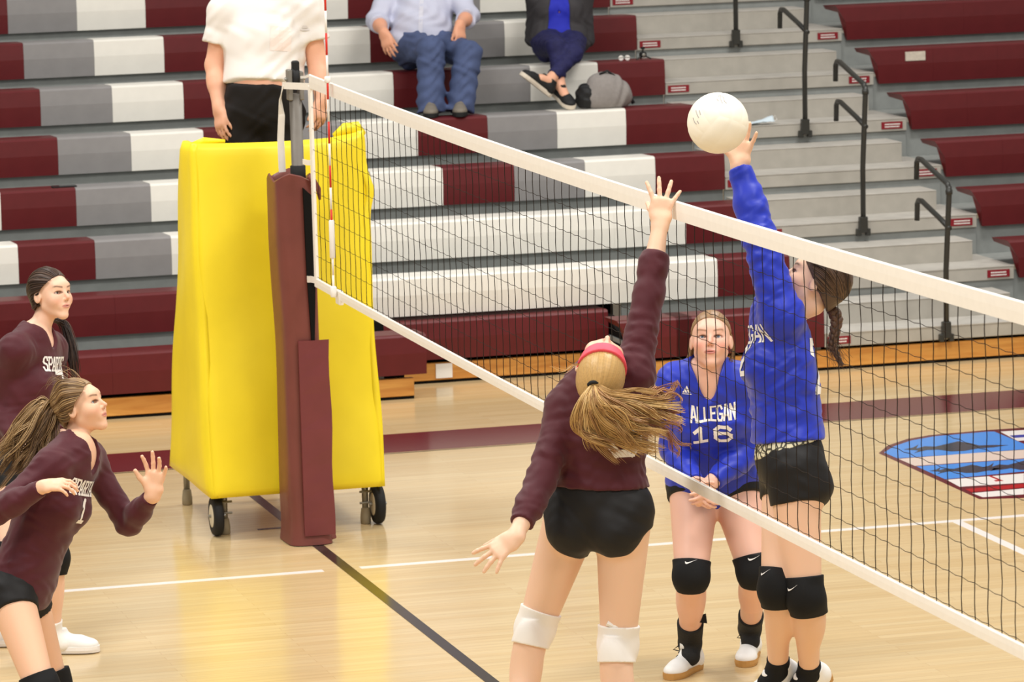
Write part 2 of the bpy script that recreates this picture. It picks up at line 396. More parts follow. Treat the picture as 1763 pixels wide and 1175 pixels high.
# aisle hand rails
def rail(k, px, py, lab):
    y = ry(k); D = rz(k)-0.155
    b = on(px, py, 1, y-0.01)
    t = thing('aisle_railing', lab, 'railing', (b[0], b[1], D-0.07))
    bx = b[0]; z0 = D-0.06
    lean = V(0.012, -0.055, 0.0)
    top = V(bx, y+0.0, z0+0.90)+lean
    MB().tube([V(bx, y-0.012, z0+0.02), V(bx, y-0.02, z0+0.4), V(bx, y-0.012, z0)*0+V(bx+lean[0], y+lean[1], z0+0.86), top], 0.0165, 10).obj('post', M['rail'], t, True)
    MB().tube([top+V(0, 0, -0.02), top+V(0, 0.02, 0.012), top+V(-0.01, 0.14, 0.05), top+V(-0.02, 0.40, 0.125), top+V(-0.02, 0.455, 0.125), top+V(-0.02, 0.48, 0.10), top+V(-0.02, 0.488, 0.0)], 0.0165, 10).obj('top_arm', M['rail'], t, True)
    mid = top+V(0.0, 0.0, -0.25)
    MB().tube([mid, mid+V(-0.01, 0.14, 0.05), mid+V(-0.02, 0.40, 0.125), mid+V(-0.02, 0.455, 0.125), mid+V(-0.02, 0.48, 0.10), mid+V(-0.02, 0.488, 0.0)], 0.0165, 10).obj('lower_arm', M['rail'], t, True)
    MB().box((bx-0.026, y-0.03, z0-0.01), (bx+0.026, y+0.0085, z0+0.09), 0.004).obj('socket', M['rail'], t)
    for s in (-1, 1): MB().box((bx+s*0.03-0.014, y-0.026, z0-0.03), (bx+s*0.03+0.014, y+0.0085, z0+0.015), 0.003).obj('clamp', M['rail'], t)
    MB().lathe(top+V(0, 0, -0.05), (0.0, 0.06, 1), [(0, 0.0165), (0.004, 0.021), (0.03, 0.021), (0.034, 0.0165)], 10).obj('collar', M['rail'], t, True)
rail(0, 1629, 560, 'black aisle railing nearest the floor, right end of the bleachers')
rail(2, 1486, 384, 'black aisle railing second from the floor, right of the white ball')
rail(4, 1386, 215, 'black aisle railing third from the floor')
rail(6, 1267, 64, 'black aisle railing cut by the top edge, highest of the four')
# ------------------------------------------------------------------ net
NT, NB = 2.24, 1.262                      # heights of the net's top and bottom cords at its ends
YN0, YN1 = 0.41, -9.41
def sag(y, a): 
    t = (y-(YN0+YN1)/2)/((YN0-YN1)/2); return a*(1-t*t)
def ztop(y): return NT+0.004-sag(y, 0.047)
def zbot(y): return NB+0.012-sag(y, 0.027)
net = thing('volleyball_net', 'black mesh volleyball net with white tapes stretched across the court', 'net', (0, -4.5, 1.25))
ys = np.linspace(YN0, YN1, 61)
def tape(name, zf, h, th, lab=None):
    rings = []
    for y in ys:
        z = zf(y); rings.append([V(-th, y, z-h), V(th, y, z-h), V(th*1.15, y, z-h*0.5), V(th, y, z-0.004), V(0, y, z), V(-th, y, z-0.004), V(-th*1.15, y, z-h*0.5)])
    o = MB().loft(rings).obj(name, M['white_tape'], net)
    if lab: o['label'] = lab
    return o
tape('top_tape', ztop, 0.064, 0.0065, 'white vinyl band along the top of the net')
tape('bottom_tape', lambda y: zbot(y)+0.022, 0.042, 0.0065, 'white vinyl band along the bottom of the net')
MB().box((-0.007, YN0-0.012, NB-0.01), (0.007, YN0+0.03, NT-0.05), 0.002).obj('side_band', M['white_tape'], net)
MB().box((-0.007, YN1-0.03, NB-0.01), (0.007, YN1+0.012, NT-0.05), 0.002).obj('side_band', M['white_tape'], net)
cords = MB(); rr = random.Random(4)
nz = 9
for i in range(1, 98):
    y = YN0-0.1*i
    if y < YN1+0.03: break
    zt, zb = ztop(y)-0.06, zbot(y)+0.02
    ph = rr.uniform(-1, 1)
    pts = []
    for j in range(nz*2+1):
        z = zt+(zb-zt)*j/(nz*2)
        d = 0.006*math.sin(j*math.pi/2*1.0+ph)*(1 if j % 2 else 0.2)
        pts.append(V(0.0, y+d, z))
    cords.tube(pts, 0.0015, 4, False)
for j in range(1, nz+1):
    pts = []
    for i in range(0, 197):
        y = YN0-0.05*i
        if y < YN1: break
        zt, zb = ztop(y)-0.06, zbot(y)+0.02
        pts.append(V(0.0, y, zt+(zb-zt)*(j-0.1)/nz-(0.004 if i % 2 else 0)))
    cords.tube(pts, 0.0011, 4, False)
cords.obj('netting', M['cord'], net, kind='stuff', label='black knotted cord mesh of the net')

# ------------------------------------------------------------------ post, straps
PX, PY = 0.0, 0.745
def post_at(px, py, lab, far=False):
    t = thing('net_post', lab, 'post', (px, py, 0))
    MB().lathe((px, py, 0.0), (0, 0, 1), [(0, 0.0295), (2.13, 0.0295)], 20).obj('pole', mat('dull_aluminium', (112, 106, 98), 0.5, 0.4, metal=0.1, var=0.08, vscale=14), t, True)
    MB().lathe((px, py, 1.69), (0, 0, 1), [(0, 0.030), (0.003, 0.0365), (0.10, 0.0365), (0.103, 0.030)], 20).obj('collar', M['rubber'], t, True)
    h = MB().box((px-0.037, py-0.03, 2.10), (px-0.016, py+0.03, 2.245), 0.004).box((px+0.016, py-0.03, 2.10), (px+0.037, py+0.03, 2.235), 0.004)
    hd = h.obj('head_plates', mat('post_head_grey', (128, 124, 116), 0.45, 0.4, metal=0.1), t)
    MB().lathe((px-0.015, py, 2.20), (1, 0, 0), [(0, 0.042), (0.003, 0.05), (0.027, 0.05), (0.03, 0.042)], 20).obj('pulley', M['rubber'], t, True)
    MB().box((px-0.012, py-0.025, 2.225), (px+0.02, py+0.02, 2.285), 0.006).obj('latch', M['rubber'], t)
    MB().lathe((px-0.048, py, 2.20), (1, 0, 0), [(0, 0.008), (0.096, 0.008)], 8).obj('axle', M['steel'], t)
    return t
np_ = post_at(PX, PY, 'grey steel net post with black pulley head rising from the maroon pad')
# straps between net and post (parts of the net)
def strap(name, pts, w, wdir, th=0.0015, lab=None):
    pts = [np.asarray(p, float) for p in pts]; rings = []
    for i, p in enumerate(pts):
        t = nrm(pts[min(i+1, len(pts)-1)]-pts[max(i-1, 0)]); wd = wdir[i] if isinstance(wdir, list) else wdir
        wd = nrm(np.asarray(wd, float)-t*(t@np.asarray(wd, float))); nn = np.cross(t, wd)
        rings.append([p-wd*w/2-nn*th, p+wd*w/2-nn*th, p+wd*w/2+nn*th, p-wd*w/2+nn*th])
    return MB().loft(rings).obj(name, M['white_tape'], net, **({'label': lab} if lab else {}))
zs = NT-0.075
strap('tie_strap', [V(0.02, 0.40, zs+0.02), V(-0.03, 0.60, zs+0.012), V(-0.056, 0.70, zs+0.008), V(-0.058, 0.75, zs+0.006)], 0.032, V(0, 0, 1), lab='white strap from the net corner to the post')
strap('tie_strap', [V(-0.058, 0.74, zs+0.01), V(-0.070, 0.76, zs-0.06), V(-0.064, 0.77, zs-0.14), V(-0.070, 0.78, zs-0.25), V(-0.067, 0.785, zs-0.38), V(-0.066, 0.785, zs-0.405)], 0.034, [V(0, 1, 0), V(.5, 1, 0), V(1, 0.3, 0), V(1, 0.2, 0), V(1, 0.1, 0), V(1, 0.1, 0)], lab='loose white strap hanging down the post')
strap('tie_cord', [V(0, 0.41, NT), V(0.01, 0.56, NT-0.02), V(0.015, 0.685, NT-0.03)], 0.012, V(0, 0, 1))
strap('tie_strap', [V(0.004, 0.43, 1.83), V(-0.006, 0.52, 1.825), V(-0.012, 0.575, 1.825)], 0.024, V(0, 0, 1))
strap('tie_strap', [V(0.004, 0.43, NB+0.02), V(0.0, 0.55, NB+0.012), V(-0.005, 0.565, NB+0.01), V(-0.01, 0.578, NB+0.01)], 0.03, V(0, 0, 1))
MB().box((-0.010, -0.085, NB-0.035), (0.010, -0.005, NB+0.03), 0.003).obj('tape_patch', M['white_tape'], net)

# antenna lashed to the net
an = thing('net_antenna', 'thin red and white striped rod standing up beside the left end of the net', 'antenna', (-0.014, -0.06, 1.25))
AX = -0.0262
for i in range(18):
    z0 = 1.262+0.1*i
    red = (i % 2 == 1) if i > 1 else False
    y = -0.045-0.002*i
    c = MB().lathe((AX, y, z0+0.002), (0, -0.02, 1), [(0, 0.0052), (0.0985, 0.0052)], 8).obj('red_band' if red else 'white_band', M['red_tape'] if red else M['white_print'], an, True)
MB().lathe((AX, -0.043, 1.262), (0, -0.02, 1), [(0, 0.012), (0.004, 0.0145), (0.045, 0.0145), (0.05, 0.009)], 10).obj('clamp', M['white_print'], an, True)
MB().lathe((AX, -0.047, 1.44), (0, -0.02, 1), [(0, 0.009), (0.004, 0.0125), (0.17, 0.0125), (0.175, 0.009)], 10).obj('sleeve', M['white_print'], an, True)
MB().lathe((AX, -0.063, 2.238), (0, -0.02, 1), [(0, 0.010), (0.004, 0.0145), (0.026, 0.0145), (0.03, 0.009)], 10).obj('clamp', M['white_print'], an, True)

# ------------------------------------------------------------------ maroon post pad
pad = thing('post_pad', 'tall maroon vinyl pad wrapped around the net post, slit up its right side', 'pad', (PX, PY, 0))
def ringpad(z, hw, hd, wob, n=40, r=0.045, seed=0):
    out = []
    for i in range(n):
        a = 2*math.pi*(i+0.5)/n
        c, s = math.cos(a), math.sin(a); e = 0.45
        x = hw*math.copysign(abs(c)**e, c); y = hd*math.copysign(abs(s)**e, s)
        k = 1+wob*math.sin(3*a+z*5+seed)+wob*0.6*math.sin(7*a+z*11)
        out.append(V(PX+x*k, PY+y*k, z))
    return out
rings = []
zz = np.linspace(0.004, 1.745, 30)
for z in zz:
    f = z/1.745
    hw = 0.098-0.006*f+0.006*math.sin(9*f); hd = 0.145-0.006*f
    if z < 0.08: hw += 0.012*(1-z/0.08); hd += 0.012*(1-z/0.08)
    rings.append([p+V(-0.020-0.022*f, 0, 0) for p in ringpad(z, hw, hd, 0.012)])
shell = MB().loft(rings, cap=False)
# turn the top over inwards
last = [p+V(0, 0, 0.02*math.cos(4*math.atan2(p[1]-PY, p[0]-PX+0.04)+0.6)) for p in rings[-1]]; rings[-1] = last; cc = V(PX-0.04, PY, 1.745)
shell = MB().loft(rings, cap=False)
shell.loft([last, [p*0.93+cc*0.07+V(0, 0, 0.006) for p in last], [p*0.88+cc*0.12+V(0, 0, -0.03) for p in last]], cap=False)
shell.obj('pad_shell', M['maroon_pad'], pad, True)
# open slit facing the net: black strip painting the shade inside it, with the overlapping flap below it
xs = 0.008
MB().prism([V(xs-0.02, PY-0.16, 1.70), V(xs+0.022, PY-0.16, 1.66), V(xs+0.022, PY-0.16, 1.22), V(xs+0.010, PY-0.16, 0.98), V(xs-0.004, PY-0.16, 0.98), V(xs-0.016, PY-0.16, 1.3)], (0, 0.03, 0)).obj('slit_shade', M['black'], pad)
fl_r = []
for z in np.linspace(0.05, 0.98, 12):
    w = 0.004*math.sin(z*13)
    fl_r.append([V(xs-0.07, PY-0.164, z), V(xs+0.075+w, PY-0.166+0.004*math.sin(z*21), z), V(xs+0.078+w, PY-0.156, z), V(xs-0.07, PY-0.152, z)])
MB().loft(fl_r).obj('overlap_flap', mat('maroon_flap_vinyl', (112, 50, 52), 0.35, 0.5, var=0.08, vscale=6, bump=0.2, bscale=14), pad)
MB().prism([V(0.03, PY-0.15, 0.012), V(0.10, PY-0.11, 0.02), V(0.09, PY-0.10, 0.06), V(0.04, PY-0.145, 0.045)], (0.004, 0.012, 0.006)).obj('corner_flap', M['maroon_pad'], pad)
MB().tube([V(0.02, PY-0.145, 1.755), V(0.038, PY-0.15, 1.73), V(0.062, PY-0.15, 1.69), V(0.068, PY-0.145, 1.64)], [0.012, 0.016, 0.013, 0.006], 7).obj('tie_knot', M['maroon_pad'], pad, True)

# ------------------------------------------------------------------ padded referee stand
sx0, sx1 = -0.425, 0.405
stand = thing('referee_stand', 'tall yellow padded referee stand on two wheels behind the net post', 'stand', (0, 1.45, 0))
YB, ZB = 0.93, 0.20; YT, ZTP = 1.13, 1.885; YBB, YTB = 1.97, 1.36
def lump(u, v, s): return 0.006*math.sin(7*u+3*v+s)+0.005*math.sin(13*v-5*u+s*2)
def slab(fn, nu, nv, th, name, m, lab):
    """padded panel: fn(u,v)->(point, outward normal); thickness th inwards, edges rounded"""
    vs, fs = [], []
    for side in (0, 1):
        for j in range(nv+1):
            for i in range(nu+1):
                u, v = i/nu, j/nv; p, n_ = fn(u, v)
                e = min(u, 1-u, 0.06)/0.06*min(1, min(v, 1-v)/0.03+0.0)
                e = max(0.0, min(1.0, e)); puff = th*0.35*math.sqrt(e) if side == 0 else 0
                vs.append(p+n_*(puff+lump(u, v, len(name)) if side == 0 else -th))
    N = (nu+1)*(nv+1); idx = lambda i, j, s: s*N+j*(nu+1)+i
    for j in range(nv):
        for i in range(nu):
            fs.append((idx(i, j, 0), idx(i+1, j, 0), idx(i+1, j+1, 0), idx(i, j+1, 0)))
            fs.append((idx(i, j, 1), idx(i, j+1, 1), idx(i+1, j+1, 1), idx(i+1, j, 1)))
    for i in range(nu):
        fs.append((idx(i, 0, 0), idx(i, 0, 1), idx(i+1, 0, 1), idx(i+1, 0, 0))); fs.append((idx(i, nv, 0), idx(i+1, nv, 0), idx(i+1, nv, 1), idx(i, nv, 1)))
    for j in range(nv):
        fs.append((idx(0, j, 0), idx(0, j+1, 0), idx(0, j+1, 1), idx(0, j, 1))); fs.append((idx(nu, j, 0), idx(nu, j, 1), idx(nu, j+1, 1), idx(nu, j+1, 0)))
    o = mk(name, np.array(vs), fs, m, stand, True); o['label'] = lab; return o
def topz(u): return ZTP-0.012*math.sin(math.pi*u)+0.018*max(0, u-0.8)/0.2
def front(u, v):
    x = sx0+(sx1-sx0)*u+0.02*(v)*(u-0.5)*0.5
    y = YB+(YT-YB)*v; z = ZB+(topz(u)-ZB)*v
    return V(x, y, z), nrm(V(0, -1, 0.12))
def left(u, v):
    y0 = YB+(YT-YB)*v; y1 = YBB+(YTB-YBB)*v; y = y1+(y0-y1)*u
    return V(sx0-0.012, y, ZB+(ZTP-0.005-ZB)*v), V(-1, 0, 0.03)
def right(u, v):
    y0 = YB+(YT-YB)*v; y1 = YBB+(YTB-YBB)*v; y = y0+(y1-y0)*u
    b = 0.03*math.exp(-((v-0.83)/0.045)**2)
    return V(sx1+0.012+b, y, ZB+(ZTP+0.02-ZB)*v), V(1, 0, 0.03)
slab(front, 30, 50, 0.035, 'front_pad', M['yellow'], 'yellow front pad with a pale worn patch')
slab(left, 12, 44, 0.035, 'left_pad', M['yellow'], 'narrow yellow left side pad')
slab(right, 12, 44, 0.035, 'right_pad', M['yellow'], 'yellow right side pad bulging near the top')
MB().tube([V(0.27, 1.15, 1.885), V(0.33, 1.16, 1.915), V(0.385, 1.17, 1.915), V(0.42, 1.18, 1.88)], [0.012, 0.03, 0.034, 0.02], 9).obj('pad_fold', M['yellow'], stand, True)
MB().tube([V(-0.42, 1.18, 1.87), V(-0.36, 1.17, 1.89), V(-0.26, 1.16, 1.885)], [0.014, 0.018, 0.008], 8).obj('pad_fold', M['yellow'], stand, True)
# frame: legs, rungs, platform
def leg(x, y, zt, nm='leg'):
    MB().lathe((x, y, 0.03), (0, 0, 1), [(0, 0.016), (zt-0.03, 0.016)], 12).obj(nm, M['steel'], stand, True)
    MB().lathe((x, y, 0.0), (0, 0, 1), [(0, 0.022), (0.004, 0.026), (0.035, 0.026), (0.075, 0.021), (0.08, 0.0165)], 12).obj('foot_cap', mat('grey_foot_cap', (150, 138, 112), 0.6, 0.3), stand, True)
leg(sx0+0.075, 1.06, 0.45); leg(sx1-0.06, 1.06, 0.45); leg(sx0+0.06, 1.93, 1.0); leg(sx1-0.07, 1.93, 1.0)
for x in (sx0+0.07, sx1-0.065):
    MB().tube([V(x, 1.03, 0.215), V(x, 1.95, 0.215)], 0.014, 8).obj('rail', M['steel'], stand, True)
    MB().tube([V(x, 1.9, 1.0), V(x, 1.22, 1.0)], 0.014, 8).obj('rail', M['steel'], stand, True)
MB().box((sx0+0.05, 1.22, 1.06), (sx1-0.05, 1.86, 1.085), 0.004).obj('platform', M['rubber'], stand)
for z in (0.3, 0.55, 0.8): MB().tube([V(sx0+0.06, 1.90, z), V(sx1-0.07, 1.90, z)], 0.014, 8).obj('rung', M['steel'], stand, True)
for x in (sx0+0.06, sx1-0.07): MB().tube([V(x, 1.90, 0.98), V(x, 1.84, 1.08)], 0.014, 8).obj('rail', M['steel'], stand, True)
def wheel(x, y, s):
    w = MB().lathe((x-0.024*1, y, 0.098), (1, 0, 0), [(0, 0.062), (0.002, 0.088), (0.012, 0.0965), (0.036, 0.0965), (0.046, 0.088), (0.048, 0.062)], 32)
    o = w.obj('wheel', M['rubber'], stand, True); o['label'] = 'black rubber wheel'
    MB().lathe((x-0.026, y, 0.098), (1, 0, 0), [(0, 0.02), (0.0, 0.050), (0.004, 0.0615), (0.048, 0.0615), (0.052, 0.05), (0.052, 0.02)], 24).obj('hub', M['hub'], o, True)
    MB().lathe((x-0.04, y, 0.098), (1, 0, 0), [(0, 0.008), (0.085, 0.008)], 8).obj('axle', M['steel'], o)
    for k in range(30):
        a = 2*math.pi*k/30
        for q in (0.006, 0.03):
            c = V(x-0.024+q, y+0.0965*math.cos(a+q*4), 0.098+0.0965*math.sin(a+q*4))
    return o
wheel(sx0+0.03, 1.035, -1); wheel(sx1-0.005, 1.035, 1)
for x in (sx0+0.075, sx1-0.06):
    for z in (0.105, 0.16): MB().tube([V(x-0.03, 1.045, z), V(x+0.035, 1.045, z)], 0.006, 6).obj('bolt', M['steel'], stand)

# ------------------------------------------------------------------ ball: 18 leather panels
BC, BR = at(1236, 212, FPX/(53.0/0.105)), 0.105
ball = thing('volleyball', 'white volleyball in the air above the net at the blue player\'s fingertips', 'ball', BC-V(0, 0, BR))
M['ball'] = mat('white_ball_leather', (243, 236, 218), 0.55, 0.3, bump=0.05, bscale=500)
def cube_sphere():
    axes = [(V(1, 0, 0), V(0, 1, 0), V(0, 0, 1)), (V(-1, 0, 0), V(0, 0, 1), V(0, 1, 0)), (V(0, 1, 0), V(0, 0, 1), V(1, 0, 0)), (V(0, -1, 0), V(1, 0, 0), V(0, 0, 1)), (V(0, 0, 1), V(1, 0, 0), V(0, 1, 0)), (V(0, 0, -1), V(0, 1, 0), V(1, 0, 0))]
    rot = np.array(Matrix.Rotation(0.6, 3, 'X') @ Matrix.Rotation(0.5, 3, 'Y'))
    for n_, a, b in axes:
        for s in range(3):
            nu, nv = 6, 18; vs, fs = [], []
            for j in range(nv+1):
                for i in range(nu+1):
                    u, v = i/nu, j/nv
                    x = -1+2*(s+u)/3; y = -1+2*v
                    d = nrm(n_+a*math.tan(x*math.pi/4)+b*math.tan(y*math.pi/4))
                    edge = min(u*3.0, (1-u)*3.0, v*9, (1-v)*9, 0.5)/0.5
                    vs.append(BC+rot@d*(BR-0.0009*(1-min(1, edge))))
            for j in range(nv):
                for i in range(nu): q = j*(nu+1)+i; fs.append((q, q+1, q+nu+2, q+nu+1))
            c = np.mean(vs, 0); a0, b0, c0 = [np.array(vs[t]) for t in fs[40][:3]]
            if np.cross(b0-a0, c0-a0)@(a0-BC) < 0: fs = [f[::-1] for f in fs]
            yield vs, fs
for vs, fs in cube_sphere(): mk('panel', np.array(vs), fs, M['ball'], ball, True)
M['ball_print'] = mat('faded_ball_print', (178, 172, 168), 0.6, 0.2)
def ballmark(strokes, w):
    mb = MB()
    for pts in strokes:
        P = []
        for px, py in pts:
            d = nrm(ray(px, py)); m = CAM-BC; b = m@d; c = m@m-(BR+0.0006)**2; t = -b-math.sqrt(max(0, b*b-c)); P.append(CAM+d*t)
        rings = []
        for i, p in enumerate(P):
            n_ = nrm(p-BC); t = nrm(P[min(i+1, len(P)-1)]-P[max(0, i-1)]); s = np.cross(n_, t)
            rings.append([p-s*w, p+s*w, p+s*w+n_*0.0003, p-s*w+n_*0.0003])
        mb.loft(rings)
    mb.obj('printed_mark', M['ball_print'], ball)
ballmark([[(1236, 166), (1240, 164), (1246, 168)], [(1240, 164), (1241, 172), (1244, 178)], [(1246, 168), (1247, 174), (1251, 178)], [(1234, 170), (1237, 174)]], 0.0017)
ballmark([[(1198, 190), (1200, 197), (1203, 203)], [(1204, 190), (1206, 198)], [(1193, 203), (1196, 211), (1199, 214)], [(1200, 208), (1203, 213)]], 0.0016)
# ------------------------------------------------------------------ body toolkit: smooth-blended volumes turned into one surface
f32 = np.float32
class Cone:
    def __init__(s, a, b, ra, rb): s.a, s.b, s.ra, s.rb = np.asarray(a, float), np.asarray(b, float), ra, rb
    def bb(s): r = max(s.ra, s.rb); return np.minimum(s.a, s.b)-r, np.maximum(s.a, s.b)+r
    def ev(s, X, Y, Z):
        ba = s.b-s.a; l2 = max(1e-9, ba@ba)
        x, y, z = X-f32(s.a[0]), Y-f32(s.a[1]), Z-f32(s.a[2])
        t = np.clip((x*f32(ba[0])+y*f32(ba[1])+z*f32(ba[2]))*f32(1/l2), 0, 1)
        q = (x-t*f32(ba[0]))**2+(y-t*f32(ba[1]))**2+(z-t*f32(ba[2]))**2
        return np.sqrt(q)-(f32(s.ra)+t*f32(s.rb-s.ra))
class ECap:
    def __init__(s, a, b, side, wa, wb):
        s.a, s.b = np.asarray(a, float), np.asarray(b, float); ax = nrm(s.b-s.a); sd = np.asarray(side, float); s.s = nrm(sd-ax*(ax@sd)); s.wa, s.wb = wa, wb
    def bb(s): r = max(s.wa+s.wb); return np.minimum(s.a, s.b)-r, np.maximum(s.a, s.b)+r
    def ev(s, X, Y, Z):
        ba = s.b-s.a; l2 = max(1e-9, ba@ba)
        x, y, z = X-f32(s.a[0]), Y-f32(s.a[1]), Z-f32(s.a[2])
        t = np.clip((x*f32(ba[0])+y*f32(ba[1])+z*f32(ba[2]))*f32(1/l2), 0, 1)
        qx, qy, qz = x-t*f32(ba[0]), y-t*f32(ba[1]), z-t*f32(ba[2])
        u = qx*f32(s.s[0])+qy*f32(s.s[1])+qz*f32(s.s[2]); v2 = np.maximum(qx*qx+qy*qy+qz*qz-u*u, 0)
        w = f32(s.wa[0])+t*f32(s.wb[0]-s.wa[0]); d = f32(s.wa[1])+t*f32(s.wb[1]-s.wa[1])
        return (np.sqrt((u/w)**2+v2/(d*d))-1)*np.minimum(w, d)
class Ell:
    def __init__(s, c, axes, r): s.c, s.A, s.r = np.asarray(c, float), [nrm(a) for a in axes], r
    def bb(s):
        e = np.sqrt(sum((a*r)**2 for a, r in zip(s.A, s.r))); return s.c-e, s.c+e
    def ev(s, X, Y, Z):
        x, y, z = X-f32(s.c[0]), Y-f32(s.c[1]), Z-f32(s.c[2]); k0 = 0; k1 = 0
        for a, r in zip(s.A, s.r):
            p = x*f32(a[0])+y*f32(a[1])+z*f32(a[2]); k0 = k0+(p*f32(1/r))**2; k1 = k1+(p*f32(1/(r*r)))**2
        k0 = np.sqrt(k0); k1 = np.sqrt(k1)+f32(1e-6)
        return k0*(k0-1)/k1
def Sph(c, r): return Cone(c, np.asarray(c, float)+V(0, 0, 1e-4), r, r)

class Field:
    """signed-distance samples on a box grid; the grid lines close up inside the 'fine' boxes (centre, half size, step)"""
    def __init__(s, prims, h, pad=0.03, fine=()):
        lo = np.min([p.bb()[0] for p in prims], 0)-pad; hi = np.max([p.bb()[1] for p in prims], 0)+pad
        s.h = h; s.X = []
        for d in range(3):
            x = lo[d]; c = [x]
            while x < hi[d]:
                st = h
                for ctr, half, hf in fine:
                    if ctr[d]-half-h < x < ctr[d]+half: st = min(st, hf)
                x += st; c.append(x)
            s.X.append(np.array(c))
        s.n = np.array([len(c) for c in s.X]); s.D = np.full(tuple(s.n), 1.0, f32)
    def win(s, p, m):
        a, b = p.bb(); sl = []
        for d in range(3):
            i0 = max(0, np.searchsorted(s.X[d], a[d]-m)-1); i1 = min(s.n[d], np.searchsorted(s.X[d], b[d]+m)+1)
            if i1 <= i0+1: return None
            sl.append(slice(i0, i1))
        X, Y, Z = [s.X[d][sl[d]].astype(f32) for d in range(3)]
        return tuple(sl), X[:, None, None], Y[None, :, None], Z[None, None, :]
    def val(s, p, w, infl=0.0, planes=()):
        sl, X, Y, Z = w; d = p.ev(X, Y, Z)
        if infl: d = d-f32(infl)
        for pt, n in planes:
            d = np.maximum(d, (X-f32(pt[0]))*f32(n[0])+(Y-f32(pt[1]))*f32(n[1])+(Z-f32(pt[2]))*f32(n[2]))
        return d
    def add(s, p, k=0.02, infl=0.0, planes=()):
        w = s.win(p, k+infl+2*s.h)
        if w is None: return
        d = s.val(p, w, infl, planes); a = s.D[w[0]]
        hh = np.maximum(f32(k)-np.abs(a-d), 0); s.D[w[0]] = np.minimum(a, d)-hh*hh*f32(0.25/k)
    def sub(s, p, k=0.006, infl=0.0):
        w = s.win(p, k+infl+2*s.h)
        if w is None: return
        d = -s.val(p, w, infl); a = s.D[w[0]]
        hh = np.maximum(f32(k)-np.abs(a-d), 0); s.D[w[0]] = np.maximum(a, d)+hh*hh*f32(0.25/k)
    def clip(s, pt, n):
        X, Y, Z = [c.astype(f32) for c in s.X]
        s.D = np.maximum(s.D, (X[:, None, None]-f32(pt[0]))*f32(n[0])+(Y[None, :, None]-f32(pt[1]))*f32(n[1])+(Z[None, None, :]-f32(pt[2]))*f32(n[2]))
    def near(s, w=0.02):
        idx = np.nonzero(np.abs(s.D) < w); return idx, np.stack([s.X[d][idx[d]] for d in range(3)], 1)
    def wrinkle(s, amp, freqs, seed=0):
        idx, P = s.near()
        rg = np.random.RandomState(seed); d = np.zeros(len(P))
        for fr, dirn in freqs:
            ph = rg.uniform(0, 6.28); ph2 = rg.uniform(0, 6.28); w = rg.normal(size=3)*fr*0.25
            d += np.sin(P@(np.asarray(dirn)*fr)+2.0*np.sin(P@w+ph2)+ph)*np.clip(0.5+0.7*np.sin(P@(w*0.7)+ph), 0, 1)
        s.D[idx] += (amp*d).astype(f32)
    def mesh(s):
        D = s.D; ins = D < 0; n = s.n
        cnt = np.zeros(tuple(n-1), np.uint8)
        offs = [(i, j, k) for i in (0, 1) for j in (0, 1) for k in (0, 1)]
        for i, j, k in offs: cnt += ins[i:n[0]-1+i, j:n[1]-1+j, k:n[2]-1+k]
        act = np.nonzero((cnt > 0) & (cnt < 8)); del cnt
        nv = len(act[0]); vid = np.full(tuple(n-1), -1, np.int32); vid[act] = np.arange(nv)
        val = {o: D[act[0]+o[0], act[1]+o[1], act[2]+o[2]] for o in offs}
        step = [s.X[d][act[d]+1]-s.X[d][act[d]] for d in range(3)]
        acc = np.zeros((nv, 3)); c = np.zeros(nv)
        for o in offs:
            p0 = np.stack([s.X[d][act[d]+o[d]] for d in range(3)], 1)
            for ax in range(3):
                if o[ax]: continue
                o2 = list(o); o2[ax] = 1; a, b = val[o], val[tuple(o2)]
                m = (a < 0) != (b < 0); t = np.where(m, a/np.where(m, a-b, 1), 0)
                p = p0.copy(); p[:, ax] += t*step[ax]
                acc += p*m[:, None]; c += m
        verts = acc/c[:, None]
        quads = []
        for ax in range(3):
            sl0 = [slice(None)]*3; sl1 = [slice(None)]*3; sl0[ax] = slice(0, n[ax]-1); sl1[ax] = slice(1, n[ax])
            A, B = ins[tuple(sl0)], ins[tuple(sl1)]; e = np.nonzero(A != B); E = np.stack(e, 1)
            u, v = [d for d in range(3) if d != ax]
            ok = (E[:, u] > 0) & (E[:, v] > 0) & (E[:, u] < n[u]-1) & (E[:, v] < n[v]-1); E = E[ok]
            def g(du, dv):
                q = E.copy(); q[:, u] -= du; q[:, v] -= dv; return vid[q[:, 0], q[:, 1], q[:, 2]]
            q = np.stack([g(0, 0), g(1, 0), g(1, 1), g(0, 1)], 1)
            fl_ = A[tuple(E.T)]
            if ax == 1: fl_ = ~fl_
            q[~fl_] = q[~fl_][:, ::-1]; quads.append(q)
        F = np.concatenate(quads); F = F[(F >= 0).all(1)]
        return verts, F

def limbdir(a, b): return nrm(np.asarray(b)-np.asarray(a))
def orth(v, up): v = np.asarray(v, float); return nrm(v-up*(v@up))
def frame(F, U):
    F = nrm(F); U = orth(U, F); return F, U, np.cross(F, U)          # forward, up, right
def rot(v, axis, ang):
    return np.array(Matrix.Rotation(ang, 3, Vector(axis)) @ Vector(v))

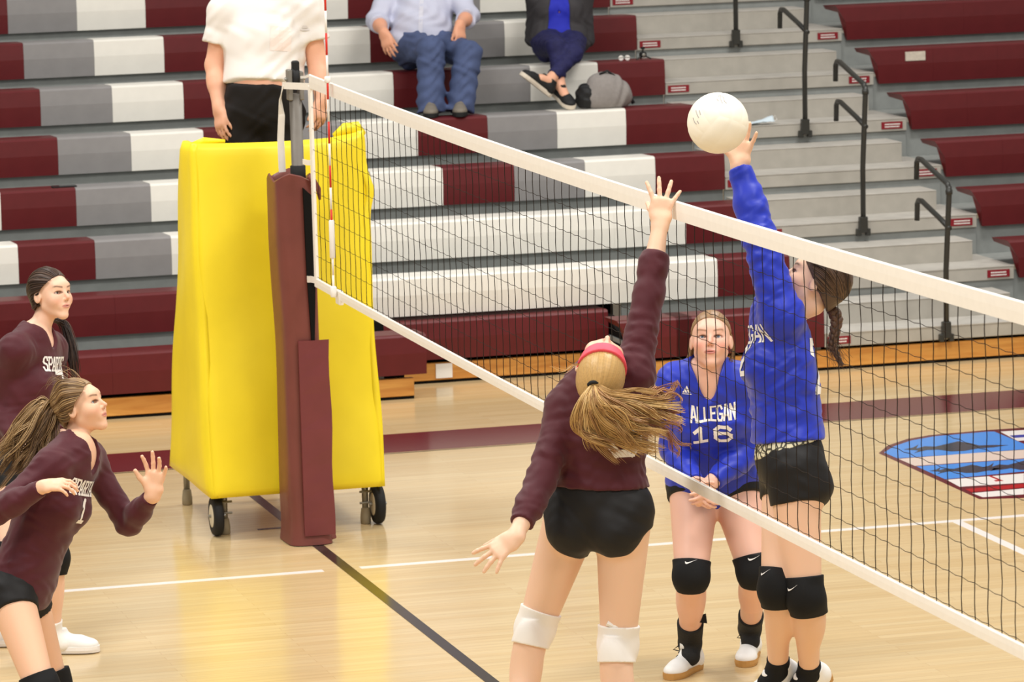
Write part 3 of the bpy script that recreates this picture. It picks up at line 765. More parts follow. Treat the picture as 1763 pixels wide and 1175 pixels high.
def head_prims(hc, F, U, hs=1.0, jaw=1.0):
    F, U, S = frame(F, U); L = lambda x, y, z: hc+(S*x+F*y+U*z)*hs; ax = [S, F, U]
    E = lambda c, r: Ell(L(*c), ax, tuple(q*hs for q in r))
    add = [(E((0, -0.018, 0.034), (0.073, 0.092, 0.084)), 0.01), (E((0, 0.018, -0.026), (0.055*jaw, 0.059, 0.074)), 0.03), (Sph(L(0, 0.0585, -0.091), 0.0135*hs), 0.022)]
    for x in (-1, 1):
        add += [(Cone(L(0.043*jaw*x, -0.004, -0.046), L(0.010*x, 0.054, -0.092), 0.016*hs, 0.0115*hs), 0.022), (Sph(L(0.036*x, 0.047, -0.024), 0.025*hs), 0.03)]
    add += [(E((0, 0.062, 0.036), (0.046, 0.016, 0.018)), 0.025),
           (Cone(L(0, 0.073, 0.014), L(0, 0.0965, -0.0185), 0.0058*hs, 0.0086*hs), 0.012), (Sph(L(0.0085, 0.085, -0.0255), 0.0062*hs), 0.006), (Sph(L(-0.0085, 0.085, -0.0255), 0.0062*hs), 0.006),
           (E((0, 0.066, -0.053), (0.027, 0.013, 0.021)), 0.018),
           (E((0, 0.0800, -0.0500), (0.0200, 0.0055, 0.0038)), 0.004), (E((0, 0.0785, -0.0590), (0.0180, 0.0065, 0.0048)), 0.004)]
    for x in (-1, 1):
        add += [(E((0.031*x, 0.058, 0.0145), (0.018, 0.0085, 0.0050)), 0.006), (Ell(L(0.0765*x, -0.016, -0.004), [nrm(S+F*0.25*x), F, U], (0.0070*hs, 0.0165*hs, 0.0265*hs)), 0.008)]
    sub = [(E((0.031*x, 0.073, 0.0055), (0.0148, 0.017, 0.0068)), 0.003) for x in (-1, 1)]
    sub += [(Ell(L(0.0845*x, -0.012, -0.002), [S, F, U], (0.005*hs, 0.009*hs, 0.017*hs)), 0.004) for x in (-1, 1)]
    sub += [(E((0, 0.088, -0.0548), (0.013, 0.010, 0.0012)), 0.002)]
    return add, sub

def hand_prims(w, d, n, side, curl=0.25, spread=0.25, hs=1.0, curls=None, thumb=(0.6, 0.75, 0.25), tb=0.4):
    """w wrist, d direction to the fingers, n direction the palm faces, side 'L'/'R'"""
    d = nrm(d); n = orth(n, d); t = np.cross(d, n)*(1 if side == 'R' else -1); P = []
    P.append((ECap(w-d*0.01, w+d*0.02*hs, t, (0.027*hs, 0.020*hs), (0.031*hs, 0.018*hs)), 0.02))
    P.append((ECap(w+d*0.022*hs, w+d*0.078*hs, t, (0.032*hs, 0.0155*hs), (0.039*hs, 0.0135*hs)), 0.016))
    P.append((Cone(w+d*0.02*hs+t*0.018*hs+n*0.006, w+d*0.05*hs+t*0.030*hs+n*0.006, 0.015*hs, 0.013*hs), 0.012))
    Ls = (0.072, 0.080, 0.074, 0.058)
    for i in range(4):
        off = 0.029-0.0193*i; c = (curls[i] if curls else curl)
        base = w+(d*(0.080-0.004*(i-1.3)**2*1.0)+t*off)*hs
        ang = spread*(1.4-i)/1.4; dd = nrm(d*math.cos(ang)+t*math.sin(ang)); ax = np.cross(dd, n)
        seg = (0.46, 0.30, 0.24); p = base-dd*0.012; r = 0.0088 if i < 3 else 0.0078
        q = base
        P.append((Cone(p, q, r*hs*1.05, r*hs), 0.008))
        for si in range(3):
            dd = rot(dd, ax, c*(0.7, 1.0, 0.8)[si]); e = q+dd*Ls[i]*seg[si]*hs
            P.append((Cone(q, e, r*hs*(1-0.07*si), r*hs*(0.94-0.08*si)), 0.0035)); q = e
    b = w+(d*0.030+t*0.026+n*0.006)*hs; td = nrm(d*thumb[0]+t*thumb[1]+n*thumb[2])
    e1 = b+td*0.042*hs; ax = nrm(np.cross(td, d)+n*0.001); td2 = nrm(td+d*tb+n*0.1); e2 = e1+td2*0.032*hs
    P.append((Cone(b, e1, 0.0125*hs, 0.0100*hs), 0.010)); P.append((Cone(e1, e2, 0.0098*hs, 0.0080*hs), 0.004))
    return P

def face_paint(v, hc, F, U, hs, skin, lips=(200, 120, 112), brow=(110, 80, 58), blush=0.3, hair=None, hn=(0, -0.6, 0.8), hoff=0.02):
    F, U, S = frame(F, U); q = (v-hc)/hs; x, y, z = q@S, q@F, q@U; ax = np.abs(x)
    base = np.array(lin(skin)[:3]); c = np.tile(base, (len(v), 1))
    def mixin(w, col):
        w = np.clip(w, 0, 1)[:, None]; c[:] = c*(1-w)+np.array(lin(col)[:3])*w
    near = (ax < 0.1) & (y > 0.02) & (np.abs(z) < 0.13)
    mixin(near*blush*np.exp(-(((ax-0.043)/0.022)**2+((z+0.028)/0.02)**2)), (222, 120, 108))
    mixin(near*0.22*np.exp(-((x/0.014)**2+((z+0.02)/0.02)**2)), (226, 130, 115))
    lw = np.sqrt((x/0.0225)**2+((z+0.0548)/0.0095)**2); mixin(near*(y > 0.055)*np.clip((1.12-lw)*4, 0, 1)*0.75, lips)
    mixin(near*(y > 0.06)*np.clip(1.4-np.sqrt((x/0.0180)**2+((z+0.0548)/0.0019)**2), 0, 1)*0.85, (110, 50, 50))
    bz = z-(0.0275+0.006*np.clip((ax-0.012)/0.03, 0, 1)-0.10*np.clip(ax-0.040, 0, 1)); bw = np.clip(1.25-np.abs(bz)/0.0042, 0, 1)*np.clip((ax-0.011)/0.004, 0, 1)*np.clip((0.053-ax)/0.006, 0, 1)
    mixin(near*(y > 0.03)*bw*0.9, brow)
    ew = np.sqrt(((ax-0.031)/0.0150)**2+((z-0.0055)/0.0066)**2); lash = np.clip(1-np.abs(ew-1.06)/0.30, 0, 1)*(z > 0.003)
    mixin(near*(y > 0.03)*lash*0.95, (44, 30, 26)); mixin(near*(y > 0.03)*np.clip(1.7-ew, 0, 1)*0.35, (170, 116, 98)); mixin(near*(y > 0.03)*np.clip(1-np.abs(ew-1.03)/0.2, 0, 1)*(z <= 0.003)*0.45, (120, 80, 68))
    mixin((y > 0.07)*np.clip(1.2-np.sqrt(((ax-0.0065)/0.0042)**2+((z+0.0325)/0.0028)**2), 0, 1)*0.8, (120, 66, 58))
    if hair is not None:
        nn = nrm(hn); g = x*nn[0]+y*nn[1]+z*nn[2]; mixin((np.abs(x) < 0.12)*(np.abs(y) < 0.13)*(z > -0.10)*np.clip((g-hoff+0.006)/0.012, 0, 1), hair)
    return c

def skin_base(n, skin): return np.tile(np.array(lin(skin)[:3]), (n, 1))

def eyes(root, hc, F, U, hs, gaze, iris=(88, 104, 120)):
    F, U, S = frame(F, U)
    for sx in (-1, 1):
        c = hc+(S*0.031*sx+F*0.0555+U*0.0055)*hs; g = nrm(F+S*gaze[0]+U*gaze[1]); a = nrm(np.cross(g, U)); b = np.cross(a, g)
        r = 0.0120*hs; vs, cols, fs = [], [], []; nr, ns = 14, 20
        for i in range(nr+1):
            th = 1.7*i/nr
            for k in range(ns):
                ph = 2*math.pi*k/ns; vs.append(c+r*(g*math.cos(th)+math.sin(th)*(a*math.cos(ph)+b*math.sin(ph))))
                cols.append(lin((16, 14, 14) if th < 0.24 else (iris if th < 0.54 else (222, 214, 208)))[:3])
        for i in range(nr):
            for k in range(ns): fs.append((i*ns+k, (i+1)*ns+k, (i+1)*ns+(k+1) % ns, i*ns+(k+1) % ns))
        mk('eye', np.array(vs), fs, M['eye'], root, True, col=np.array(cols))

# stroke lettering laid over cloth
GL = {'A': [[(0, 0), (1.6, 6), (2.4, 6), (4, 0)], [(0.8, 2), (3.2, 2)]], 'E': [[(4, 6), (.4, 6), (.4, 0), (4, 0)], [(.4, 3), (3, 3)]], 'G': [[(3.8, 4.6), (3, 6), (1, 6), (.2, 4.8), (.2, 1.2), (1, 0), (3, 0), (3.8, 1.2), (3.8, 2.6), (2.2, 2.6)]],
      'L': [[(.4, 6), (.4, 0), (4, 0)]], 'N': [[(.3, 0), (.3, 6), (3.7, 0), (3.7, 6)]], 'P': [[(.5, 0), (.5, 6), (3, 6), (3.9, 5.2), (3.9, 3.6), (3, 2.8), (.5, 2.8)]],
      'R': [[(.5, 0), (.5, 6), (3, 6), (3.9, 5.2), (3.9, 3.8), (3, 3), (.5, 3)], [(2.2, 3), (3.9, 0)]], 'S': [[(3.8, 4.7), (3, 6), (1, 6), (.2, 5.2), (.2, 3.9), (1, 3.2), (3, 2.8), (3.8, 2.1), (3.8, .9), (3, 0), (1, 0), (.2, 1.3)]],
      'T': [[(0, 6), (4, 6)], [(2, 6), (2, 0)]], '1': [[(.9, 4.6), (2.2, 6), (2.2, 0)], [(.8, 0), (3.6, 0)]], '2': [[(.3, 4.6), (1, 6), (3, 6), (3.8, 5.1), (3.8, 3.9), (.3, 0), (4, 0)]],
      '3': [[(.3, 5), (1, 6), (3, 6), (3.8, 5.1), (3.8, 4), (3, 3.2), (1.6, 3.1)], [(3, 3.2), (3.8, 2.4), (3.8, 1), (3, 0), (1, 0), (.2, 1)]], '6': [[(3.7, 5), (3, 6), (1.2, 6), (.2, 4.6), (.2, 1.2), (1, 0), (3, 0), (3.8, 1), (3.8, 2.4), (3, 3.4), (1, 3.4), (.2, 2.6)]], '7': [[(.2, 6), (3.9, 6), (1.6, 0)]]}
SER = {'A': [(0, 0), (4, 0)], 'P': [(.5, 0), (.5, 6)], 'R': [(.5, 0), (.5, 6), (3.9, 0)], 'T': [(2, 0)], 'N': [(.3, 0), (.3, 6), (3.7, 6)], 'L': [(.4, 6)], 'S': [], 'E': []}
def letter_quads(txt, hgt, wid, th, serif=False, gap=0.28):
    """quads in 2-D (x centred, y from 0)"""
    adv = wid*(1+gap); Q = []; tot = adv*len(txt)-wid*gap
    for ci, ch in enumerate(txt):
        ox = ci*adv-tot/2; st = [list(p) for p in GL[ch]]
        if serif:
            for (x, y) in SER.get(ch, []): st.append([(x-0.95, y), (x+0.95, y)])
        for pl in st:
            pts = [np.array((ox+x/4*wid, y/6*hgt)) for x, y in pl]
            for a in pts[1:-1]: Q.append([a+th/2*np.array((math.cos(k*math.pi/3), math.sin(k*math.pi/3))) for k in range(6)])
            for a, b in zip(pts[:-1], pts[1:]):
                d = b-a; l = np.linalg.norm(d)
                if l < 1e-6: continue
                d = d/l; nn = np.array((-d[1], d[0]))*th/2; a2 = a-d*th*0.42; b2 = b+d*th*0.42
                k = max(1, int(l/0.009))
                for i in range(k):
                    p, q = a2+(b2-a2)*i/k, a2+(b2-a2)*(i+1)/k
                    Q.append([p-nn, q-nn, q+nn, p+nn])
    return Q
def swoosh(k=1.0):
    lo = [(-.022, .005), (-.0215, -.003), (-.017, -.0075), (-.010, -.0065), (.0, -.003), (.012, .0035), (.026, .012)]
    hi = [(-.0205, .005), (-.0175, .001), (-.013, -.0005), (-.007, -.0005), (.002, .001), (.013, .0055), (.026, .0123)]
    Q = []
    for i in range(6):
        for j in range(2):
            f = lambda t: (np.array(lo[i])*(1-t)+np.array(lo[i+1])*t, np.array(hi[i])*(1-t)+np.array(hi[i+1])*t)
            a, b = f(j/2), f((j+1)/2); Q.append([a[0]*k, b[0]*k, b[1]*k, a[1]*k])
    return Q
def lay_text(txt, hgt, wid, th, obj, o, xd, yd, m, serif=False, gap=0.28, name='letter'):
    adv = wid*(1+gap); tot = adv*len(txt)-wid*gap
    for i, ch in enumerate(txt):
        c = i*adv+wid/2-tot/2
        Q = [[p+np.array((c, 0.0)) for p in q] for q in letter_quads(ch, hgt, wid, th, serif, gap)]
        lay(name, Q, obj, o, xd, yd, m)
def poly_quads(polys):
    return [[np.array(p) for p in q] for q in polys]
def lay(name, Q, obj, o, xd, yd, m, lift=0.0022, shear=0.0, deep=0.4):
    """lay flat 2-D pieces onto the mesh obj, seen from frame (o, xd, yd)"""
    bv = BVHTree.FromPolygons([tuple(v.co) for v in obj.data.vertices], [tuple(p.vertices) for p in obj.data.polygons])
    w0 = wloc(obj); n = np.cross(xd, yd); mb = MB()
    h0 = bv.ray_cast(Vector(o+n*deep-w0), Vector(-n)); h0 = (np.array(h0[0])+w0-o)@n if h0[0] is not None else 0.1
    for q in Q:
        out = []; q = [np.asarray(p, float) for p in q]
        for p in q:
            s = o+xd*(p[0]+shear*p[1])+yd*p[1]+n*deep
            h = bv.ray_cast(Vector(s-w0), Vector(-n))
            if h[0] is None or abs((np.array(h[0])+w0-o)@n-h0) > 0.10: out = None; break
            out.append(np.array(h[0])+w0+n*lift)
        if out:
            e0 = max(np.linalg.norm(q[i]-q[i-1]) for i in range(len(q))); e1 = max(np.linalg.norm(out[i]-out[i-1]) for i in range(len(q)))
            if e1 < 2.2*e0+0.006: mb.add(out, [tuple(range(len(out)))])
    if mb.v: return mb.obj(name, m, obj)

def hair_flow(name, root, keys, count, r=0.0022, jit=0.012, curl=0.0, cfreq=3.0, cols=((180, 140, 84),), seed=1, npt=18, tip=0.35, umap=None, lenvar=0.25, nside=3, clump=0, over=None):
    """keys: list of polylines; each strand mixes two neighbouring ones"""
    rg = np.random.RandomState(seed); keys = [np.asarray(k, float) for k in keys]; vs, fs, cs = [], [], []; nb = 0
    cl = np.array([lin(c)[:3] for c in cols])
    CL = [(rg.uniform(0, 1), rg.normal(size=3), rg.normal(size=3), nrm(rg.normal(size=3)), nrm(rg.normal(size=3)), rg.uniform(0, 6.28), rg.uniform(0.75, 1.3), rg.uniform(0.7, 1), rg.randint(len(cl))) for _ in range(max(1, clump))]
    for s in range(count):
        cz = CL[s % len(CL)]
        u = np.clip(cz[0]+rg.normal()*0.02, 0, 1) if clump else rg.uniform(0, 1); x = u*(len(keys)-1); i = min(int(x), len(keys)-2) if len(keys) > 1 else 0
        K = keys[0] if len(keys) == 1 else keys[i]*(1-(x-i))+keys[i+1]*(x-i)
        m = len(K); Lt = (cz[7]-0.06*rg.uniform(0, 1)) if clump else 1-lenvar*rg.uniform(0, 1)**2
        tt = np.linspace(0, Lt, npt)*(m-1); ii = np.minimum(tt.astype(int), m-2); fr = (tt-ii)[:, None]
        g = lambda k: K[np.clip(k, 0, m-1)]
        p0, p1, p2, p3 = g(ii-1), g(ii), g(ii+1), g(ii+2)
        P = 0.5*((2*p1)+(-p0+p2)*fr+(2*p0-5*p1+4*p2-p3)*fr**2+(-p0+3*p1-3*p2+p3)*fr**3)
        tl = np.linspace(0, 1, npt)[:, None]
        o1 = rg.normal(size=3)*jit; o2 = rg.normal(size=3)*jit
        if clump: P = P+cz[1]*jit*(0.2+0.8*tl)+cz[2]*jit*tl**2+o1*0.26*(0.35+0.65*np.sin(tl*2.6))
        else: P = P+o1*(0.25+0.75*tl)+o2*tl**2*0.8
        if curl > 0:
            a, b = nrm(rg.normal(size=3)), nrm(rg.normal(size=3)); ph = rg.uniform(0, 6.28); cf = cfreq*rg.uniform(0.75, 1.3)
            if clump: a, b, ph, cf = cz[3], cz[4], cz[5]+rg.normal()*0.25, cfreq*cz[6]
            P = P+curl*tl**1.3*(a*np.sin(6.28*cf*tl+ph)+b*np.cos(6.28*cf*tl+ph))
        if over is not None:
            c_, ax_, rr_ = over; q_ = np.stack([(P-c_)@a_/r_ for a_, r_ in zip(ax_, rr_)], 1); m_ = np.linalg.norm(q_, axis=1); P = c_+(P-c_)*np.maximum(1.0, (1.0+0.012*rg.uniform())/np.maximum(m_, 0.3))[:, None]
        R = r*rg.uniform(0.7, 1.3)*(1-(1-tip)*tl[:, 0]**2); R[-1] = r*0.1
        T = np.gradient(P, axis=0); T /= np.linalg.norm(T, axis=1)[:, None]+1e-9
        A = np.cross(T, nrm(rg.normal(size=3))); A /= np.linalg.norm(A, axis=1)[:, None]+1e-9; B = np.cross(T, A)
        ang = np.arange(nside)*2*np.pi/nside
        ring = P[:, None, :]+R[:, None, None]*(np.cos(ang)[None, :, None]*A[:, None, :]+np.sin(ang)[None, :, None]*B[:, None, :])
        vs.append(ring.reshape(-1, 3)); col = (cl[cz[8]] if clump and rg.uniform() < 0.7 else cl[rg.randint(len(cl))])*rg.uniform(0.85, 1.15); cs.append(np.tile(col, (npt*nside, 1)))
        j, k = np.meshgrid(np.arange(npt-1), np.arange(nside), indexing='ij'); k2 = (k+1) % nside
        fs.append((nb+np.stack([j*nside+k, j*nside+k2, (j+1)*nside+k2, (j+1)*nside+k], -1)).reshape(-1, 4)); nb += npt*nside
    return mk(name, np.concatenate(vs), np.concatenate(fs), M['hair'], root, True, col=np.concatenate(cs))

M['skin'] = mat('skin', (226, 178, 146), 0.48, 0.35, attr=True, sss=0.12)
M['eye'] = mat('eye_surface', (230, 230, 230), 0.15, 0.5, attr=True)
M['hair'] = mat('hair_strands', (150, 120, 80), 0.42, 0.4, attr=True)
M['maroon_jersey'] = mat('maroon_jersey', (76, 24, 33), 0.62, 0.25, var=0.06, vscale=20, bump=0.03, bscale=700, sheen=0.15)
M['blue_jersey'] = mat('royal_blue_jersey', (30, 50, 178), 0.45, 0.35, var=0.08, vscale=6, stretch=(1, 1, 0.4), bump=0.03, bscale=700, sheen=0.1)
M['black_shorts'] = mat('black_spandex', (22, 20, 20), 0.6, 0.3, var=0.06, vscale=25)
M['black_pad'] = mat('black_knee_pad', (24, 24, 25), 0.75, 0.2, bump=0.05, bscale=400)
M['white_pad'] = mat('white_knee_pad', (236, 230, 222), 0.75, 0.2, bump=0.05, bscale=400)
M['shoe_white'] = mat('white_shoe', (238, 236, 232), 0.5, 0.35, bump=0.04, bscale=160)
M['gum'] = mat('gum_sole', (190, 142, 80), 0.6, 0.3)
M['lettering'] = mat('white_lettering', (240, 236, 232), 0.6, 0.2)

def cloth(name, root, items, m, h=0.005, wr=0.0, freqs=(), subs=(), seed=0, label=None, smooth=True, clips=(), fine=()):
    F = Field([i[0] for i in items], h, 0.05, fine)
    for it in items: F.add(*it)
    if wr: F.wrinkle(wr, freqs, seed)
    for p, k in subs: F.sub(p, k)
    for pt, n in clips: F.clip(pt, n)
    v, f = F.mesh()
    o = mk(name, v, f, m, root, smooth)
    if label: o['label'] = label
    return o
def perp_planes(p, d): return [(np.asarray(p), np.asarray(d))]

def shoe(root, a, t, n, upper, sole_m, L=1.0, high=0.0, h=0.005, lab=None, sole_col=None):
    """a ankle, t toe direction, n sole-to-ankle direction"""
    t = nrm(t); n = orth(n, t); s = np.cross(t, n); o = a-n*0.085*L
    it = [(Cone(o-t*0.025*L+n*0.048*L, o+t*0.11*L+n*0.036*L, 0.041*L, 0.037*L), 0.02), (Ell(o+t*0.135*L+n*0.030*L, [s, t, n], (0.044*L, 0.058*L, 0.030*L)), 0.02),
          (Cone(o-t*0.02*L+n*0.06*L, a-t*0.012*L+n*(0.012+high), 0.040*L, 0.040*L), 0.02), (Ell(o-t*0.035*L+n*0.035*L, [s, t, n], (0.036*L, 0.034*L, 0.035*L)), 0.02), (Cone(o+t*0.05*L+n*0.065*L, a+t*0.045*L+n*(0.012+high), 0.022*L, 0.018*L), 0.02)]
    u = cloth('shoe', root, it, upper, h, clips=[(o+n*0.016*L, -n), (a+n*(0.020+high), n)], label=lab)
    prof = [(-0.072, 0.010), (-0.066, 0.024), (-0.045, 0.036), (0.0, 0.037), (0.05, 0.038), (0.10, 0.045), (0.14, 0.046), (0.17, 0.038), (0.19, 0.022), (0.196, 0.008)]
    out = [(y, x) for y, x in prof]+[(y, -x) for y, x in prof[::-1]]
    mb = MB().loft([[o+t*y*L+s*x*0.96*L for y, x in out], [o+t*y*L+s*x*1.03*L+n*0.012*L for y, x in out], [o+t*y*L+s*x*L+n*0.026*L for y, x in out]])
    mb.obj('sole', sole_m, u)
    return u, (o, t, n, s)
def laces(u, fr, m, L=1.0):
    o, t, n, s = fr; mb = MB()
    for i in range(5):
        y = 0.045+0.018*i; z = 0.098-0.0125*i
        mb.tube([o+(t*y+n*(z-0.014)-s*0.026)*L, o+(t*(y+0.004)+n*z)*L, o+(t*(y+0.01)+n*(z-0.016)+s*0.026)*L], 0.0028*L, 5)
        mb.tube([o+(t*(y+.01)+n*(z-0.016)-s*0.026)*L, o+(t*(y+0.004)+n*z)*L, o+(t*y+n*(z-0.014)+s*0.026)*L], 0.0028*L, 5)
    for sg in (-1, 1): mb.tube([o+(t*0.05+n*0.10)*L, o+(t*0.05+n*0.108+s*sg*0.03)*L, o+(t*0.06+n*0.095+s*sg*0.045)*L, o+(t*0.055+n*0.09+s*sg*0.02)*L, o+(t*0.055+n*0.088)*L], 0.0026*L, 5)
    mb.obj('laces', m, u)

def kneepad(root, lp, h, k, a, m, up=0.085, dn=0.085, infl=0.007, lab=None, fwd=None, bulge=0.040):
    d1, d2 = limbdir(k, h), limbdir(k, a); p0, p1 = k+d1*up, k+d2*dn
    it = [(p, kk, infl) for p, kk in lp]
    if fwd is not None: it.append((Ell(k+fwd*0.014+d2*0.0, [np.cross(d2, fwd), fwd, d2], (0.048, bulge, 0.08)), 0.03))
    F = Field([Sph(k, 0.12+max(up, dn)*0.3)], 0.0036, 0.03)
    for q in it: F.add(*q)
    F.clip(p0, nrm(d1-CF*(d1@CF)*0.7)); F.clip(p1, nrm(d2-CF*(d2@CF)*0.8))
    v, f = F.mesh(); o = mk('knee_pad', v, f, m, root, True)
    if lab: o['label'] = lab
    return o
def sock(root, lp, k, a, m, hgt, infl=0.005, lab=None, foot=()):
    foot = [f for f in foot if np.linalg.norm(f[0].a-a) < 0.05]
    d = limbdir(k, a); F = Field([Cone(a-d*hgt, a+d*0.03, 0.06, 0.06)]+[p for p, kk in foot], 0.0055, 0.03)
    for p, kk in list(lp[1:])+list(foot): F.add(p, kk, infl)
    F.clip(a-d*hgt, -d)
    v, f = F.mesh(); o = mk('sock', v, f, m, root, True)
    if lab: o['label'] = lab
    return o
def sleeve(s_, e, w, cf, g=1.0, fit=0.009):
    d = limbdir(e, w)
    return [(Cone(s_, e, 0.050*g+fit+0.004, 0.039*g+fit+0.002), 0.035), (Cone(e, e+(w-e)*0.45, 0.039*g+fit, 0.037*g+fit), 0.025, 0.0, [(cf, d)]), (Cone(e+(w-e)*0.35, w, 0.038*g+fit, 0.0245*g+fit), 0.025, 0.0, [(cf, d)])]

def tee(hL, hR, sL, sR):
    P, S = (hL+hR)/2, (sL+sR)/2; up = nrm(S-P); sp, ss = orth(hR-hL, up), orth(sR-sL, up)
    return dict(P=P, S=S, up=up, sp=sp, ss=ss, sm=nrm(sp+ss), fp=np.cross(up, sp), fc=np.cross(up, ss), T=np.linalg.norm(S-P))
def torso_prims(t, sL, sR, g=1.0, bust=0.0, glute=1.0, depth=1.0, belly=0.0, wide=1.0):
    P, S, up, sp, ss, sm, fp, fc, T = [t[k] for k in ('P', 'S', 'up', 'sp', 'ss', 'sm', 'fp', 'fc', 'T')]
    pr = [(Ell(P+up*0.025, [sp, fp, up], (0.160*g*wide, 0.112*g*depth, 0.125)), 0.04),
          (ECap(P+up*0.06, P+up*T*0.55, sm, (0.128*g*wide, 0.098*g*depth), (0.122*g*wide, 0.094*g*depth)), 0.05),
          (Ell(P+up*T*0.72, [ss, fc, up], (0.146*g*wide, 0.106*g*depth, 0.165)), 0.05),
          (Cone(P+up*T*0.90, sL, 0.074*g, 0.056*g), 0.04), (Cone(P+up*T*0.90, sR, 0.074*g, 0.056*g), 0.04),
          (Cone(S+up*0.072, S+(sL-S)*0.88+up*0.012, 0.046, 0.045), 0.05), (Cone(S+up*0.072, S+(sR-S)*0.88+up*0.012, 0.046, 0.045), 0.05),
          (Ell(S+up*0.015+fc*0.01, [ss, fc, up], (0.10, 0.072*depth, 0.075)), 0.05)]
    if bust > 0:
        for s in (-1, 1): pr.append((Ell(P+up*T*0.70+fc*(0.072*depth)*g+ss*s*0.062*g, [ss, fc, up], (0.06*bust, 0.058*bust, 0.064*bust)), 0.04))
    for s in (-1, 1): pr.append((Sph(P-fp*0.045*depth+sp*s*0.075-up*0.055, 0.086*g*glute), 0.04))
    if belly > 0: pr.append((Ell(P+up*T*0.30+fp*0.05, [sp, fp, up], (0.13*g, 0.11*belly, 0.14)), 0.06))
    return pr
def arm_prims(s, e, w, g=1.0): return [(Cone(s, e, 0.050*g, 0.039*g), 0.025), (Cone(e, e+(w-e)*0.45, 0.039*g, 0.037*g), 0.02), (Cone(e+(w-e)*0.35, w, 0.038*g, 0.0245*g), 0.02)]
def leg_prims(h, k, a, g=1.0, back=None):
    L = [(Cone(h, k, 0.093*g, 0.056*g), 0.03), (Cone(k, a, 0.052*g, 0.034*g), 0.02), (Sph(k, 0.056*g), 0.02)]
    if back is not None: L.append((Ell(k+(a-k)*0.30+back*0.020, [np.cross(limbdir(k, a), back), back, limbdir(k, a)], (0.048*g, 0.046*g, 0.12)), 0.03))
    return L
def skin_mesh(root, prims, subs, h, paint, hc=None, hands=(), hh=0.0034):
    fine = ([(hc, 0.115, hh)] if hc is not None else [])+[(p, 0.085, 0.0044) for p in hands]
    F = Field([p[0] for p in prims], h, 0.03, fine)
    for p, k in prims: F.add(p, k)
    for p, k in subs: F.sub(p, k)
    v, f = F.mesh(); c = paint(v)
    return mk('body', v, f, M['skin'], root, True, col=c)
def skull_over(hc, F, U, hs, thick):
    F, U, S = frame(F, U); return (hc+F*(-0.018-thick*0.9)*hs+U*(0.034+thick*0.15)*hs, [S, F, U], (0.073*hs+thick*0.75+.001, 0.092*hs+thick+.001, 0.084*hs+thick+.001))
def scalp(root, hc, F, U, hs, col, thick=0.009, n=(0, -0.55, 0.83), off=0.012, extra=(), h=0.004, streak=((0, -1, 0), 240), name='hair_cap', lab=None):
    """hair lying close to the skull, with combed grooves"""
    F, U, S = frame(F, U); L = lambda x, y, z: hc+(S*x+F*y+U*z)*hs; ax = [S, F, U]
    it = [(Ell(L(0, -0.018-thick*0.9, 0.034+thick*0.15), ax, (0.073*hs+thick*0.75, 0.092*hs+thick, 0.084*hs+thick)), 0.01), (Ell(L(0, -0.035, -0.02), ax, (0.063*hs+thick*0.6, 0.070*hs+thick*0.6, 0.075*hs)), 0.02)]
    for e in extra: it.append((Ell(L(*e[0]), ax, e[1]), 0.03))
    FF = Field([i[0] for i in it], h, 0.03)
    for i in it: FF.add(*i)
    pole = L(*streak[0]) if streak else None
    if streak:
        idx, P = FF.near(0.015); q = (P-pole); dn = nrm(hc-pole)
        a, b = nrm(np.cross(dn, U)+1e-6*S), None; b = np.cross(dn, a); ang = np.arctan2(q@a, q@b)
        FF.D[idx] += (0.0006*np.sin(ang*29)+0.0006*np.sin(ang*63+1)).astype(f32)
    nn = nrm(S*n[0]+F*n[1]+U*n[2]); FF.clip(hc+nn*off*hs, -nn)
    v, f = FF.mesh(); rg = np.random.RandomState(3)
    base = np.array(lin(col)[:3])
    if streak:
        q = v-pole; ang = np.arctan2(q@a, q@b); k = 1+0.07*np.sin(ang*31)+0.08*np.sin(ang*73+2)+0.06*np.sin(ang*141+1)
    else: k = np.ones(len(v))
    o = mk(name, v, f, M['hair'], root, True, col=base[None]*k[:, None])
    if lab: o['label'] = lab
    return o
def LT(a, j, o, xd, yd, name):
    txt, hgt, wid, th = a[:4]
    lay_text(txt, hgt, wid, th, j, o, xd, yd, M['lettering'], a[4] if len(a) > 4 else False, a[5] if len(a) > 5 else 0.28, name)
# ------------------------------------------------------------------ people
WF = [(70, (0.2, 0.1, 0.97)), (110, (0.6, -0.3, 0.74)), (95, (-0.55, 0.35, 0.75)), (150, (0.3, 0.6, 0.74))]
SKH, CLH = 0.0075, 0.0064

def jersey_items(t, tp, hem, flare=0.014, n_drop=2):
    up = t['up']
    it = [(p, k, 0.013, [(hem, -up)]) for p, k in (tp[:-2] if n_drop else tp)]
    return it

